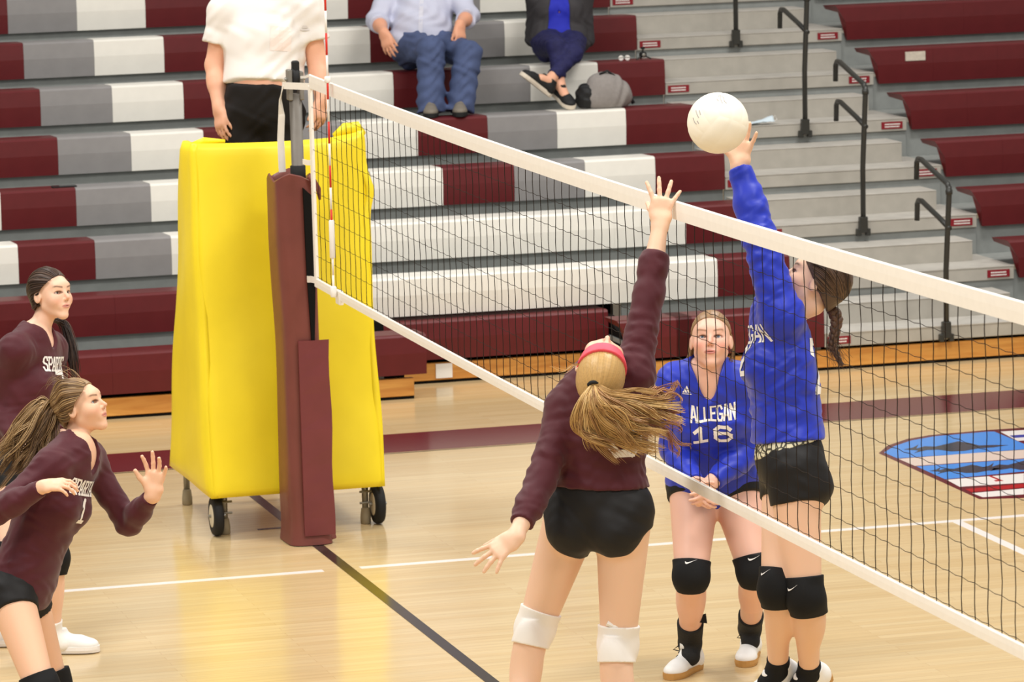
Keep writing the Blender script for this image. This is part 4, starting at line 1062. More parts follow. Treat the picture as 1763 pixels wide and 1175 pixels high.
def spiker():
    Z = 14.5
    hL, hR = at(988, 882, 14.280), at(1074, 882, 14.220); sL, sR = at(975, 706, 14.220), at(1090, 648, 14.200)
    eL = bone(sL, 930, 832, 0.285, -1); wL = bone(eL, 887, 926, 0.25, -1); eR = bone(sR, 1117, 508, 0.285, 1); wR = bone(eR, 1137, 384, 0.255, 1)
    kL = bone(hL, 921, 1083, 0.43, 1); kR = bone(hR, 1064, 1112, 0.46, 1); aL = bone(kL, 880, 1282, 0.41, -1); aR = bone(kR, 1066, 1312, 0.41, -1)
    hc = at(1036, 632, 14.110); F = CR*0.20+CU*0.95-CF*0.22; U = -CF*0.93-CU*0.22+CR*0.02
    root = thing('person', 'blonde girl in maroon jersey and pink headband seen from behind, reaching above the net', 'person', (aR[0], aR[1], aR[2]-0.09))
    t = tee(hL, hR, sL, sR); up, fc, fp = t['up'], t['fc'], t['fp']
    tp = torso_prims(t, sL, sR, 1.0, 0.95, 1.0); ha, hsb = head_prims(hc, F, U)
    neck = [(Cone(t['S']+up*0.02, hc-nrm(U)*0.06-nrm(F)*0.04, 0.048, 0.044), 0.02)]
    armL, armR = arm_prims(sL, eL, wL), arm_prims(sR, eR, wR)
    legL, legR = leg_prims(hL, kL, aL, 1.03, -fp), leg_prims(hR, kR, aR, 1.03, -fp)
    handL = hand_prims(wL, nrm(-CR*0.80-CU*0.60-CF*0.1), nrm(CF*0.75-CU*0.6), 'L', 0.16, 0.42, 1.0, thumb=(0.8, 0.5, 0.3))
    handR = hand_prims(wR, nrm(CU*0.98+CR*0.10+CF*0.1), nrm(CF), 'R', 0.10, 0.46, 0.97, thumb=(0.5, 0.35, 0.8))
    foot = [(Cone(aL, aL-CU*0.05+fp*0.05, 0.033, 0.03), 0.02), (Cone(aR, aR-CU*0.05+fp*0.05, 0.033, 0.03), 0.02)]
    skin_mesh(root, tp+neck+armL+armR+legL+legR+ha+handL+handR+foot, hsb, SKH, lambda v: face_paint(v, hc, F, U, 1.0, (231, 191, 162), hair=(160, 126, 80), hn=(0, -.55, .83), hoff=0.03), hc, (wL+nrm(wL-eL)*.09, wR+nrm(wR-eR)*.09), 0.0048)
    hem = t['P']+up*0.105; cuffL = eL+(wL-eL)*0.74; cuffR = eR+(wR-eR)*0.56
    it = jersey_items(t, tp, hem)
    it += [(ECap(hem-up*0.03, t['P']+up*0.22, t['sm'], (0.146, 0.112), (0.130, 0.104)), 0.04, 0.0, [(hem, -up)])]
    it += sleeve(sL, eL, wL, cuffL)+sleeve(sR, eR, wR, cuffR)
    subs = [(Cone(t['S']+up*0.05+fc*0.02, hc-nrm(F)*0.03, 0.058, 0.06), 0.01)]
    j = cloth('jersey', root, it, M['maroon_jersey'], CLH, 0.0012, WF+[(120, nrm(eR-sR)), (170, nrm(wR-eR)), (150, nrm(wL-eL))], subs, 2)
    LT(('3', 0.13, 0.095, 0.026,), j, t['P']+up*(t['T']*0.50+0.012)+t['ss']*0.085, nrm(t['ss']), up, 'digit')
    wst = t['P']+up*0.15
    it = [(p, k, 0.006, [(wst, up)]) for p, k in (tp[0], tp[1], tp[-2], tp[-1])]
    for h_, k_, sg in ((hL, kL, -1), (hR, kR, 1)):
        d = limbdir(h_, k_); it.append((Cone(h_, k_, 0.103, 0.066), 0.03, 0.0, [(h_+d*0.075, nrm(d+t['sp']*sg*(0.80 if sg < 0 else 0.30)))]))
    cloth('shorts', root, it, M['black_shorts'], 0.006, 0.0006, WF, (), 4)
    for lp, h_, k_, a_ in ((legL, hL, kL, aL), (legR, hR, kR, aR)):
        kneepad(root, lp, h_, k_, a_, M['white_pad'], 0.070, 0.062, 0.008, 'white knee pad')
        sock(root, lp, k_, a_, M['white_pad'], 0.12, 0.005, None, foot)
        shoe(root, a_, fp*0.6-CU*0.6, nrm(-limbdir(k_, a_)), M['shoe_white'], M['gum'])
    mb = MB(); c = kR+limbdir(kR, hR)*0.075-fp*0.062
    mb.tube([c+CR*0.03, c+CR*0.006, c-CR*0.004], [0.003, 0.009, 0.004], 6).tube([c+CR*0.004, c-CR*0.02+CU*0.012], [0.006, 0.010], 6)
    mb.obj('pad_tag', M['white_pad'], root)
    blonde = ((204, 166, 106), (192, 152, 94), (216, 182, 124), (176, 134, 82), (160, 118, 74))
    Fh, Uh, Sh = frame(F, U)
    scalp(root, hc, F, U, 1.0, (192, 154, 96), 0.010, (0, -0.55, 0.83), 0.014, streak=((0.0, -0.085, 0.095), 1))
    n_ = nrm(-Fh*0.55+Uh*0.83)
    e1 = [(Ell(hc+Uh*0.034-Fh*0.018, [Sh, Fh, Uh], (0.0855, 0.1045, 0.0955)), 0.01), (Ell(hc+Uh*(-0.028)+Fh*0.020, [Sh, Fh, Uh], (0.066, 0.070, 0.088)), 0.025)]
    FF = Field([e[0] for e in e1], 0.0035)
    for e in e1: FF.add(*e)
    FF.clip(hc+n_*0.020, n_); FF.clip(hc-n_*0.030, -n_)
    v, f = FF.mesh(); o = mk('headband', v, f, mat('pink_headband', (240, 92, 108), 0.6, 0.2), root, True); o['label'] = 'pink stretch headband'
    b = hc+Uh*0.085-Fh*0.085; b = at(1023, 661, (b-CAM)@CF-0.032); zb = (b-CAM)@CF
    def pth(*pp): return [b]+[at(x, y, zb+dz) for x, y, dz in pp]
    keys = [pth((1000, 688, -.03), (985, 722, -.01), (992, 750, 0.02), (1020, 770, 0.03)),
            pth((1006, 692, -.04), (1008, 740, -.02), (1040, 766, 0.0), (1092, 786, 0.01)),
            pth((1022, 695, -.05), (1040, 735, -.03), (1085, 762, -.01), (1138, 772, 0.0)),
            pth((1036, 690, -.06), (1072, 716, -.05), (1115, 738, -.03), (1165, 758, -.02)),
            pth((1045, 684, -.05), (1088, 698, -.04), (1135, 706, -.03), (1172, 722, -.02)),
            pth((1048, 676, -.04), (1090, 680, -.02), (1125, 674, 0.0), (1155, 668, 0.02))]
    o = hair_flow('ponytail', root, keys, 1050, 0.0017, 0.012, 0.018, 1.25, blonde, 5, 22, 0.5, clump=64); o['label'] = 'long wavy blonde ponytail flying to the right'
    rose = ((176, 124, 84), (160, 104, 80), (192, 144, 98), (150, 96, 76))
    hair_flow('ponytail_ends', root, [[at(1080, 690, zb), at(1115, 668, zb), at(1140, 655, zb+.03), at(1160, 640, zb+.05)], [at(1100, 695, zb-.02), at(1140, 690, zb-.02), at(1162, 690, zb), at(1184, 704, zb)], [at(1100, 740, zb-.02), at(1140, 752, zb), at(1168, 770, zb), at(1178, 800, zb)]], 110, 0.0020, 0.013, 0.016, 1.9, rose, 8, 24, 0.4, clump=15)
    MB().tube([b-CF*0.006-CU*0.004+0.018*(math.cos(a)*CR+math.sin(a)*nrm(-CF+CU*0.6)) for a in np.linspace(0, 6.3, 14)], 0.0065, 7, False).obj('hair_tie', M['rubber'], root, True)
    hair_flow('loose_hair', root, [[hc-Sh*0.075+Uh*0.02, at(985, 632, 14.060), at(970, 640, 14.040), at(950, 632, 14.030)]], 6, 0.0009, 0.006, 0.004, 1.5, blonde, 3, 14)
spiker()

def hitter():
    hL, hR = at(1366, 812, 14.76), at(1358, 810, 14.93); sL, sR = at(1347, 548, 14.73), at(1335, 560, 14.98)
    eL = bone(sL, 1305, 402, 0.29, -1); wL = bone(eL, 1273, 286, 0.245, 1)
    eR = at(1345, 690, 15.08); wR = at(1352, 790, 15.08)
    kL = bone(hL, 1387, 1030, 0.43, -1); kR = bone(hR, 1338, 1015, 0.44, -1); aL = bone(kL, 1394, 1158, 0.38, 1); aR = bone(kR, 1340, 1152, 0.38, 1)
    hc = at(1397, 487, 14.86); F = -CR*0.86+CU*0.48+CF*0.1; U = CR*0.48+CU*0.86
    root = thing('person', 'girl in royal blue jersey with braided ponytail jumping to hit the ball', 'person', (aL[0], aL[1], aL[2]-0.09))
    t = tee(hL, hR, sL, sR); up, fc, fp = t['up'], t['fc'], t['fp']
    tp = torso_prims(t, sL, sR, 1.0, 1.0, 1.0, 0.98)
    ha, hsb = head_prims(hc, F, U)
    neck = [(Cone(t['S']+up*0.02, hc-nrm(U)*0.06-nrm(F)*0.04, 0.048, 0.044), 0.02)]
    armL, armR = arm_prims(sL, eL, wL, 1.05), arm_prims(sR, eR, wR)
    legL, legR = leg_prims(hL, kL, aL, 1.0, -fp), leg_prims(hR, kR, aR, 1.0, -fp)
    bd = nrm(BC-wL); handL = hand_prims(wL, nrm(CU*0.93+CR*0.10-bd*0.1), bd, 'L', 0.0, 0.40, 1.0, curls=(0.12, 0.12, 0.14, 0.2), thumb=(0.5, 0.8, 0.35))
    handR = hand_prims(wR, nrm(-CU), nrm(CR*0.3-CF), 'R', 0.3, 0.1)
    foot = [(Cone(aL, aL-CU*0.05-CR*0.04, 0.033, 0.03), 0.02), (Cone(aR, aR-CU*0.05-CR*0.04, 0.033, 0.03), 0.02)]
    skin_mesh(root, tp+neck+armL+armR+legL+legR+ha+handL+handR+foot, hsb, SKH, lambda v: face_paint(v, hc, F, U, 1.0, (230, 188, 158), brow=(80, 56, 42), hair=(84, 60, 44), hn=(0, -.62, .78), hoff=0.014), hc, (wL+nrm(wL-eL)*.09,))
    eyes(root, hc, F, U, 1.0, (0, 0.35))
    hem = t['P']+up*0.118; cL = eL+(wL-eL)*0.97; cR = eR+(wR-eR)*0.95
    it = jersey_items(t, tp, hem)+sleeve(sL, eL, wL, cL, 1.05, 0.015)+sleeve(sR, eR, wR, cR)
    it += [(ECap(hem-up*0.03, t['P']+up*0.25, t['sm'], (0.142, 0.122), (0.132, 0.115)), 0.04, 0.0, [(hem, -up)])]
    subs = [(Cone(t['S']+up*0.04, hc-nrm(F)*0.02, 0.058, 0.06), 0.01)]
    j = cloth('jersey', root, it, M['blue_jersey'], CLH, 0.0015, WF+[(110, nrm(eL-sL)), (130, nrm(wL-eL))], subs, 7)
    LT(('ALLEGAN', 0.055, 0.034, 0.009), j, t['S']-up*0.065, -t['ss'], up, 'letter')
    LT(('21', 0.09, 0.066, 0.018), j, t['S']-up*0.17, -t['ss'], up, 'digit')
    LT(('21', 0.17, 0.11, 0.026), j, t['S']-up*0.25+t['ss']*0.03, t['ss'], up, 'digit')
    
    wst = t['P']+up*0.125
    it = [(p, k, 0.006, [(wst, up)]) for p, k in (tp[0], tp[1], tp[-2], tp[-1])]
    for h_, k_, sg in ((hL, kL, -1), (hR, kR, 1)):
        d = limbdir(h_, k_); it.append((Cone(h_, k_, 0.100, 0.066), 0.03, 0.0, [(h_+d*0.105, nrm(d-fp*0.10))]))
    sh = cloth('shorts', root, it, M['black_shorts'], 0.006, 0.0006, WF, (), 4)
    bandm = bpy.data.materials.new('camo_band'); bandm.use_nodes = True; nt = bandm.node_tree
    vt = nt.nodes.new('ShaderNodeTexVoronoi'); vt.feature = 'DISTANCE_TO_EDGE'; vt.inputs['Scale'].default_value = 42
    cr = nt.nodes.new('ShaderNodeValToRGB'); cr.color_ramp.interpolation = 'CONSTANT'; cr.color_ramp.elements[0].color = lin((70, 66, 50)); cr.color_ramp.elements[1].position = 0.10; cr.color_ramp.elements[1].color = lin((216, 208, 176))
    tcn = nt.nodes.new('ShaderNodeTexCoord'); nt.links.new(tcn.outputs['Object'], vt.inputs['Vector']); nt.links.new(vt.outputs['Distance'], cr.inputs[0]); nt.links.new(cr.outputs[0], nt.nodes['Principled BSDF'].inputs['Base Color'])
    b0, b1 = t['P']+up*0.088, t['P']+up*0.126
    cloth('waistband', root, [(p, k, 0.0095, [(b1, nrm(up+fp*0.28)), (b0, nrm(-up-fp*0.28))]) for p, k in (tp[0], tp[1])], bandm, CLH, label='cream and olive patterned waistband')
    for lp, h_, k_, a_ in ((legL, hL, kL, aL), (legR, hR, kR, aR)):
        kp = kneepad(root, lp, h_, k_, a_, M['black_pad'], 0.075, 0.080, 0.008, 'black knee pad', fp, 0.036)
        dn = limbdir(k_, h_); q = k_+dn*0.035
        lay('emblem', swoosh(0.95), kp, q, np.cross(dn, nrm(-CF*0.75-CR*0.65)), dn, M['lettering'], 0.003)
        sock(root, lp, k_, a_, M['black_pad'], 0.05, 0.005, None, foot)
        shoe(root, a_, -CR*0.8-CU*0.5-CF*0.15, nrm(-limbdir(k_, a_)), M['shoe_white'], M['gum'])
    brown = ((72, 52, 40), (90, 66, 48), (58, 42, 32), (106, 80, 58))
    Fh, Uh, Sh = frame(F, U)
    scalp(root, hc, F, U, 1.0, (78, 57, 43), 0.012, (0, -0.62, 0.78), 0.010, streak=((0.0, -0.115, 0.03), 1))
    B = at(1433, 527, 14.9)
    hair_flow('swept_hair', root, [[hc+Fh*0.055+Uh*0.092-Sh*0.02, hc+Uh*0.128-Sh*0.03-Fh*0.03, hc-Fh*0.10+Uh*0.06-Sh*0.03, B], [hc+Fh*0.03+Uh*0.06-Sh*0.075, hc+Uh*0.06-Sh*0.09-Fh*0.03, hc-Fh*0.09+Uh*0.02-Sh*0.05, B], [hc-Fh*0.02-Uh*0.0-Sh*0.083, hc-Uh*0.02-Sh*0.078-Fh*0.04, hc-Fh*0.09-Uh*0.02-Sh*0.04, B]], 130, 0.0018, 0.003, 0.0, 1, brown, 4, 14, 0.8, lenvar=0, over=skull_over(hc, F, U, 1.0, 0.012))
    pts = [at(1434, 532, 14.90), at(1441, 552, 14.9), at(1437, 575, 14.9), at(1433, 596, 14.9), at(1441, 612, 14.9), at(1449, 630, 14.9)]
    for ph in (0.0, 2.09, 4.19):
        K = []
        for i in range(40):
            x = i/39*(len(pts)-1); a = min(int(x), len(pts)-2); p = pts[a]*(1-x+a)+pts[a+1]*(x-a)
            w = 0.014*(1-0.65*(i/39)); th = i/39*6.28*3.4+ph
            K.append(p+CR*w*math.sin(th)+CF*w*0.6*math.sin(2*th))
        MB().tube(K, [0.0135*(1-0.7*(i/39)) for i in range(40)], 7).obj('braid_strand', M['brown_hair'], root, True)
    hair_flow('braid_wisps', root, [pts], 60, 0.0011, 0.013, 0.005, 3, brown, 6, 20, 0.4)
    MB().tube([B+0.016*(math.cos(a)*CR+math.sin(a)*CF)+CU*0.006*math.cos(a) for a in np.linspace(0, 6.3, 14)], 0.0055, 7, False).obj('hair_tie', mat('pale_hair_tie', (222, 196, 190), 0.6), root, True)
M['brown_hair'] = mat('brown_braid', (88, 62, 46), 0.45, 0.4, var=0.25, vscale=160, stretch=(1, 1, 0.3), bump=0.3, bscale=300)
hitter()

def receiver():
    Z = 17.0
    gA, gB = on(1180, 1158, 2, 0.0), on(1287, 1136, 2, 0.0)
    aR = gA+V(0, 0.02, 0.09); aL = gB+V(0, 0.03, 0.10)
    aR = at(1188, 1108, (aR-CAM)@CF); aL = at(1291, 1082, (aL-CAM)@CF)
    hR, hL = at(1196, 830, 17.12), at(1262, 830, 17.10); sR, sL = at(1164, 660, 16.86), at(1274, 660, 16.86)
    kR = at(1190, 993, 16.90); kL = at(1300, 985, 16.92)
    eR = bone(sR, 1160, 772, 0.28, 1); eL = bone(sL, 1292, 775, 0.28, 1); wR = bone(eR, 1198, 836, 0.25, -1); wL = bone(eL, 1224, 832, 0.25, -1)
    hc = at(1224, 588, 16.78); F = -CF*0.93-CR*0.08+CU*0.16; U = CU*0.95+CF*0.2
    root = thing('person', 'fair girl in royal blue number 16 jersey crouching behind the net with hands clasped', 'person', (float((gA+gB)[0]/2), float((gA+gB)[1]/2), 0))
    t = tee(hL, hR, sL, sR); up, fc, fp = t['up'], t['fc'], t['fp']
    tp = torso_prims(t, sL, sR, 1.10, 1.12, 1.05, 1.08)
    ha, hsb = head_prims(hc, F, U, 1.02, 1.10)
    neck = [(Cone(t['S']+up*0.02, hc-nrm(U)*0.06-nrm(F)*0.035, 0.055, 0.050), 0.02)]
    armL, armR = arm_prims(sL, eL, wL, 1.12), arm_prims(sR, eR, wR, 1.12)
    legL, legR = leg_prims(hL, kL, aL, 1.14, -fp), leg_prims(hR, kR, aR, 1.14, -fp)
    hd = at(1211, 850, (wR-CAM)@CF-0.10)
    handR = hand_prims(wR, nrm(hd+CR*0.015-CU*0.05-wR), nrm(CR*0.8+CF*0.4), 'R', 0.5, 0.05, 0.95)
    handL = hand_prims(wL, nrm(hd-CR*0.015-CU*0.05-wL), nrm(-CR*0.8+CF*0.4), 'L', 0.5, 0.05, 0.95)
    foot = [(Cone(aL, aL-CU*0.05-CF*0.05, 0.033, 0.03), 0.02), (Cone(aR, aR-CU*0.05-CF*0.05, 0.033, 0.03), 0.02)]
    sk = (228, 180, 158)
    skin_mesh(root, tp+neck+armL+armR+legL+legR+ha+handL+handR+foot, hsb, SKH, lambda v: face_paint(v, hc, F, U, 1.02, sk, lips=(190, 104, 100), brow=(150, 110, 84), blush=0.4, hair=(136, 104, 74), hn=(0, -.62, .78), hoff=0.03), hc, (hd,))
    eyes(root, hc, F, U, 1.02, (0.0, 0.22), (96, 110, 124))
    hem = t['P']-up*0.055; cR, cL = eR+(wR-eR)*0.93, eL+(wL-eL)*0.93
    it = jersey_items(t, tp, hem)+sleeve(sL, eL, wL, cL, 1.14, 0.010)+sleeve(sR, eR, wR, cR, 1.14, 0.010)
    it += [(ECap(hem-up*0.03, t['P']+up*0.25, t['sm'], (0.178, 0.138), (0.150, 0.125)), 0.04, 0.0, [(hem, -up)])]
    subs = [(Cone(t['S']+fc*0.150-up*0.040, t['S']+up*0.13+fc*0.02, 0.004, 0.070), 0.006), (Cone(t['S']+up*0.10, hc, 0.060, 0.062), 0.008)]
    j = cloth('jersey', root, it, M['blue_jersey'], CLH, 0.0014, WF, subs, 9, fine=[(t['S']+fc*0.08-up*0.03, 0.10, 0.0042)])
    xd = t['ss']
    LT(('ALLEGAN', 0.050, 0.0205, 0.0074, False, 0.26), j, t['S']-up*0.083-xd*0.012, -xd, up, 'letter')
    LT(('16', 0.062, 0.066, 0.0145, False, 0.40), j, t['S']-up*0.170, -xd, up, 'digit')
    tri = [[(-.020, 0), (-.013, 0), (-.015, .008), (-.020, .004)], [(-.010, 0), (-.002, 0), (-.010, .018), (-.014, .010)], [(.001, 0), (.010, 0), (-.002, .027), (-.007, .020)], [(-.022, -.006), (.014, -.006), (.014, -.003), (-.022, -.003)]]
    lay('emblem', poly_quads(tri), j, t['S']+xd*0.082+up*0.022, -xd, up, M['lettering'])
    wst = t['P']+up*0.10
    it = [(p, k, 0.006, [(wst, up)]) for p, k in (tp[0], tp[1], tp[-2], tp[-1])]
    for h_, k_, sg in ((hL, kL, -1), (hR, kR, 1)):
        d = limbdir(h_, k_); it.append((Cone(h_, k_, 0.115, 0.076), 0.03, 0.0, [(h_+d*0.095, nrm(d+t['sp']*sg*0.15))]))
    cloth('shorts', root, it, M['black_shorts'], 0.006, 0.0006, WF, (), 4)
    for lp, h_, k_, a_, ft in ((legL, hL, kL, aL, nrm(-CF*0.8-CR*0.15)), (legR, hR, kR, aR, nrm(-CF*0.8-CR*0.45))):
        kp = kneepad(root, lp, h_, k_, a_, M['black_pad'], 0.070, 0.078, 0.007, 'black knee pad', fp, 0.034)
        q = k_+limbdir(k_, h_)*0.042
        lay('emblem', swoosh(1.0), kp, q-CR*0.006-limbdir(k_, h_)*0.024, CR, limbdir(k_, h_), M['lettering'], 0.003)
        sock(root, lp, k_, a_, M['ankle_sock'], 0.145, 0.009, 'black ankle brace and sock', foot)
        g = V(ft[0], ft[1], 0); n_ = V(0, 0, 1)
        a2 = np.array([a_[0], a_[1], 0.086])
        u, fr = shoe(root, a2, g, n_, M['shoe_white'], M['gum'], 1.0, 0.012); laces(u, fr, M['rubber'])
        o_, t_, nn_, s_ = fr
        MB().tube([o_+t_*0.055+nn_*0.10, o_+t_*0.045+nn_*0.135], [0.018, 0.020], 8).obj('tongue', M['shoe_white'], u, True)
    d = limbdir(kR, aR); c = aR-d*0.15-CF*0.05+CR*0.03
    MB().prism([c, c+CR*0.035-CU*0.005, c+CR*0.03+CU*0.035, c+CR*0.008+CU*0.028], CF*0.006).obj('brace_strap', M['black_pad'], root)
    Fh, Uh, Sh = frame(F, U)
    fair = ((150, 118, 82), (128, 98, 68), (170, 138, 98), (108, 80, 56))
    scalp(root, hc, F, U, 1.02, (140, 108, 76), 0.007, (0, -0.62, 0.78), 0.028, streak=((0, -0.10, 0.03), 1))
    hair_flow('side_hair', root, [[hc+Sh*0.078-Fh*0.01+Uh*0.02, hc+Sh*0.088-Fh*0.04-Uh*0.05, hc+Sh*0.105-Fh*0.05-Uh*0.10, hc+Sh*0.100-Fh*0.05-Uh*0.16], [hc+Sh*0.06-Fh*0.06, hc+Sh*0.08-Fh*0.08-Uh*0.07, hc+Sh*0.07-Fh*0.08-Uh*0.15, hc+Sh*0.06-Fh*0.07-Uh*0.2]], 90, 0.0016, 0.009, 0.006, 1.5, fair, 2, 16, 0.4)
    hair_flow('side_hair', root, [[hc-Sh*0.078-Fh*0.02+Uh*0.03, hc-Sh*0.084-Fh*0.04-Uh*0.03, hc-Sh*0.075-Fh*0.05-Uh*0.08]], 30, 0.0014, 0.005, 0.003, 1.5, fair, 12, 14, 0.4)
M['ankle_sock'] = mat('black_ankle_brace', (38, 37, 36), 0.75, 0.2, bump=0.3, bscale=140)
receiver()
def letters_shirt(j, o, xd, up, word, num, k=1.0, numdy=-0.105, shear=0.0):
    LT((word, 0.054*k, 0.0215*k, 0.0080*k, True, 0.30), j, o, xd, up, 'letter')
    LT((num, 0.085*k, 0.055*k, 0.016*k), j, o+up*numdy*k, xd, up, 'digit')

def front_left():
    VD = 0.02
    Z = 15.55
    hR, hL = at(16, 1020, 15.510), at(40, 1018, 15.690); sR, sL = at(88, 806, 15.450), at(150, 792, 15.710)
    eR = bone(sR, -8, 884, 0.265, -1); wR = bone(eR, 76, 838, 0.232, -1)
    eL = bone(sL, 222, 902, 0.265, -1); wL = bone(eL, 264, 852, 0.228, -1)
    kR = bone(hR, 72, 1192, 0.40, -1); kL = bone(hL, 94, 1186, 0.40, 1); aR = bone(kR, 60, 1330, 0.40, 1); aL = bone(kL, 84, 1322, 0.40, 1)
    def shin(kn, dy): h_ = math.sqrt(max(0.02, 0.385**2-(kn[2]-0.088)**2)); return np.array([kn[0]-h_*0.95, kn[1]+dy*h_, 0.088])
    aR, aL = shin(kR, 0.1), shin(kL, 0.35)
    hc = at(143, 702, 15.610); F = CR*0.86-CF*0.34+CU*0.30; U = CU*0.93-CR*0.30
    root = thing('person', 'blonde girl in maroon jersey crouched at the left edge, both hands raised', 'person', (aR[0], aR[1], 0))
    t = tee(hL, hR, sL, sR); up, fc, fp = t['up'], t['fc'], t['fp']
    tp = torso_prims(t, sL, sR, 0.89, 0.90, 0.93, 0.98)
    ha, hsb = head_prims(hc, F, U, 0.915)
    neck = [(Cone(t['S']+up*0.02, hc-nrm(U)*0.06-nrm(F)*0.042, 0.044, 0.0395), 0.02)]
    armL, armR = arm_prims(sL, eL, wL, 0.89), arm_prims(sR, eR, wR, 0.89)
    legL, legR = leg_prims(hL, kL, aL, 0.93, -fp), leg_prims(hR, kR, aR, 0.93, -fp)
    handL = hand_prims(wL, nrm(CU*0.95+CR*0.12-CF*0.15), nrm(-CF*0.9-CR*0.35), 'L', 0.25, 0.36, 0.99, curls=(0.22, 0.10, 0.28, 0.30), thumb=(0.65, 0.6, 0.45))
    handR = hand_prims(wR, nrm(CR*0.88+CU*0.12-CF*0.35), nrm(CF*0.5-CU*0.75+CR*0.2), 'R', 0.55, 0.12, 0.86, thumb=(0.8, 0.35, 0.5))
    foot = [(Cone(aL, aL-CU*0.05+fp*0.05, 0.033, 0.03), 0.02), (Cone(aR, aR-CU*0.05+fp*0.05, 0.033, 0.03), 0.02)]
    skin_mesh(root, tp+neck+armL+armR+legL+legR+ha+handL+handR+foot, hsb, SKH, lambda v: face_paint(v, hc, F, U, 0.915, (234, 188, 156), brow=(112, 82, 58), blush=0.22, hair=(146, 116, 80), hn=(0, -.66, .75), hoff=0.026), hc, (wL+nrm(wL-eL)*.09, wR+nrm(wR-eR)*.09))
    eyes(root, hc, F, U, 0.915, (0.05, 0.25), (110, 122, 126))
    hem = t['P']-up*0.015; cL, cR = eL+(wL-eL)*0.90, eR+(wR-eR)*0.93
    it = jersey_items(t, tp, hem)+sleeve(sL, eL, wL, cL, 0.89, 0.009)+sleeve(sR, eR, wR, cR, 0.89, 0.009)
    it += [(ECap(hem-up*0.03, t['P']+up*0.25, t['sm'], (0.147, 0.119), (0.123, 0.100)), 0.04, 0.0, [(hem, -up)])]
    subs = [(Cone(t['S']+fc*0.140-up*VD, t['S']+up*0.12+fc*0.02, 0.004, 0.062), 0.006), (Cone(t['S']+up*0.09, hc-nrm(F)*0.03, 0.050, 0.052), 0.008)]
    j = cloth('jersey', root, it, M['maroon_jersey'], CLH, 0.0011, WF+[(120, nrm(eL-sL)), (130, nrm(eR-sR))], subs, 12, fine=[(t['S']+fc*0.08-up*0.03, 0.10, 0.0042)])
    letters_shirt(j, t['S']-up*0.080-t['ss']*0.0, -t['ss'], up, 'SPARTANS', '1', 0.93)
    wst = t['P']+up*0.10
    it = [(p, k, 0.006, [(wst, up)]) for p, k in (tp[0], tp[1], tp[-2], tp[-1])]
    for h_, k_, sg in ((hL, kL, -1), (hR, kR, 1)):
        d = limbdir(h_, k_); it.append((Cone(h_, k_, 0.094, 0.062), 0.03, 0.0, [(h_+d*0.085, nrm(d+t['sp']*sg*0.2))]))
    cloth('shorts', root, it, M['black_shorts'], CLH, 0.0006, WF, (), 4)
    for lp, h_, k_, a_ in ((legL, hL, kL, aL), (legR, hR, kR, aR)):
        kneepad(root, lp, h_, k_, a_, M['black_pad'], 0.070, 0.075, 0.008, 'black knee pad', fp)
        sock(root, lp, k_, a_, M['white_pad'], 0.10, 0.005, None, foot)
        shoe(root, np.array([a_[0], a_[1], max(a_[2], 0.086)]), V(0.9, -0.2, 0), V(0, 0, 1), M['shoe_white'], M['gum'])
    hc_cols = ((160, 128, 86), (138, 106, 70), (184, 152, 108), (116, 88, 58), (100, 74, 50))
    Fh, Uh, Sh = frame(F, U)
    scalp(root, hc, F, U, 0.915, (150, 120, 82), 0.009, (0, -0.66, 0.75), 0.022, streak=((0, -0.14, 0.035), 1))
    b = hc-Fh*0.120+Uh*0.035; zb = (b-CAM)@CF
    hair_flow('swept_hair', root, [[hc+Fh*0.052+Uh*0.080+Sh*0.02, hc+Uh*0.122+Sh*0.03-Fh*0.03, hc-Fh*0.08+Uh*0.09+Sh*0.03, b], [hc+Fh*0.05+Uh*0.055+Sh*0.062, hc+Uh*0.07+Sh*0.084-Fh*0.02, hc-Fh*0.07+Uh*0.05+Sh*0.06, b], [hc+Fh*0.015+Uh*0.025+Sh*0.081, hc+Uh*0.02+Sh*0.084-Fh*0.03, hc-Fh*0.09+Uh*0.01+Sh*0.04, b], [hc-Fh*0.035-Uh*0.03+Sh*0.07, hc-Uh*0.03+Sh*0.062-Fh*0.06, hc-Fh*0.10-Uh*0.0+Sh*0.03, b]], 170, 0.0017, 0.003, 0.0, 1, hc_cols, 4, 16, 0.8, lenvar=0, over=skull_over(hc, F, U, 0.915, 0.009))
    def pth(*pp): return [b]+[at(x, y, zb+dz) for x, y, dz in pp]
    keys = [pth((72, 690, 0), (45, 718, 0), (22, 742, 0), (4, 772, 0), (-12, 792, 0)),
            pth((78, 700, -.03), (56, 735, -.04), (36, 768, -.03), (14, 800, -.02), (2, 822, -.02)),
            pth((86, 712, -.04), (72, 748, -.05), (54, 780, -.05), (30, 806, -.04), (14, 818, -.03)),
            pth((98, 716, -.02), (94, 742, -.03), (84, 768, -.03), (70, 788, -.03), (56, 800, -.03))]
    o = hair_flow('ponytail', root, keys, 850, 0.0016, 0.018, 0.019, 1.5, hc_cols, 15, 22, 0.5, clump=60); o['label'] = 'thick wavy light brown ponytail'
    hair_flow('loose_hair', root, [[hc+Fh*0.05+Uh*0.085, hc+Uh*0.15+Fh*0.02, hc+Uh*0.15-Fh*0.03], [hc+Uh*0.10-Fh*0.05, hc+Uh*0.13-Fh*0.10, hc+Uh*0.10-Fh*0.15]], 26, 0.0007, 0.010, 0.004, 1, hc_cols, 9, 12)
front_left()

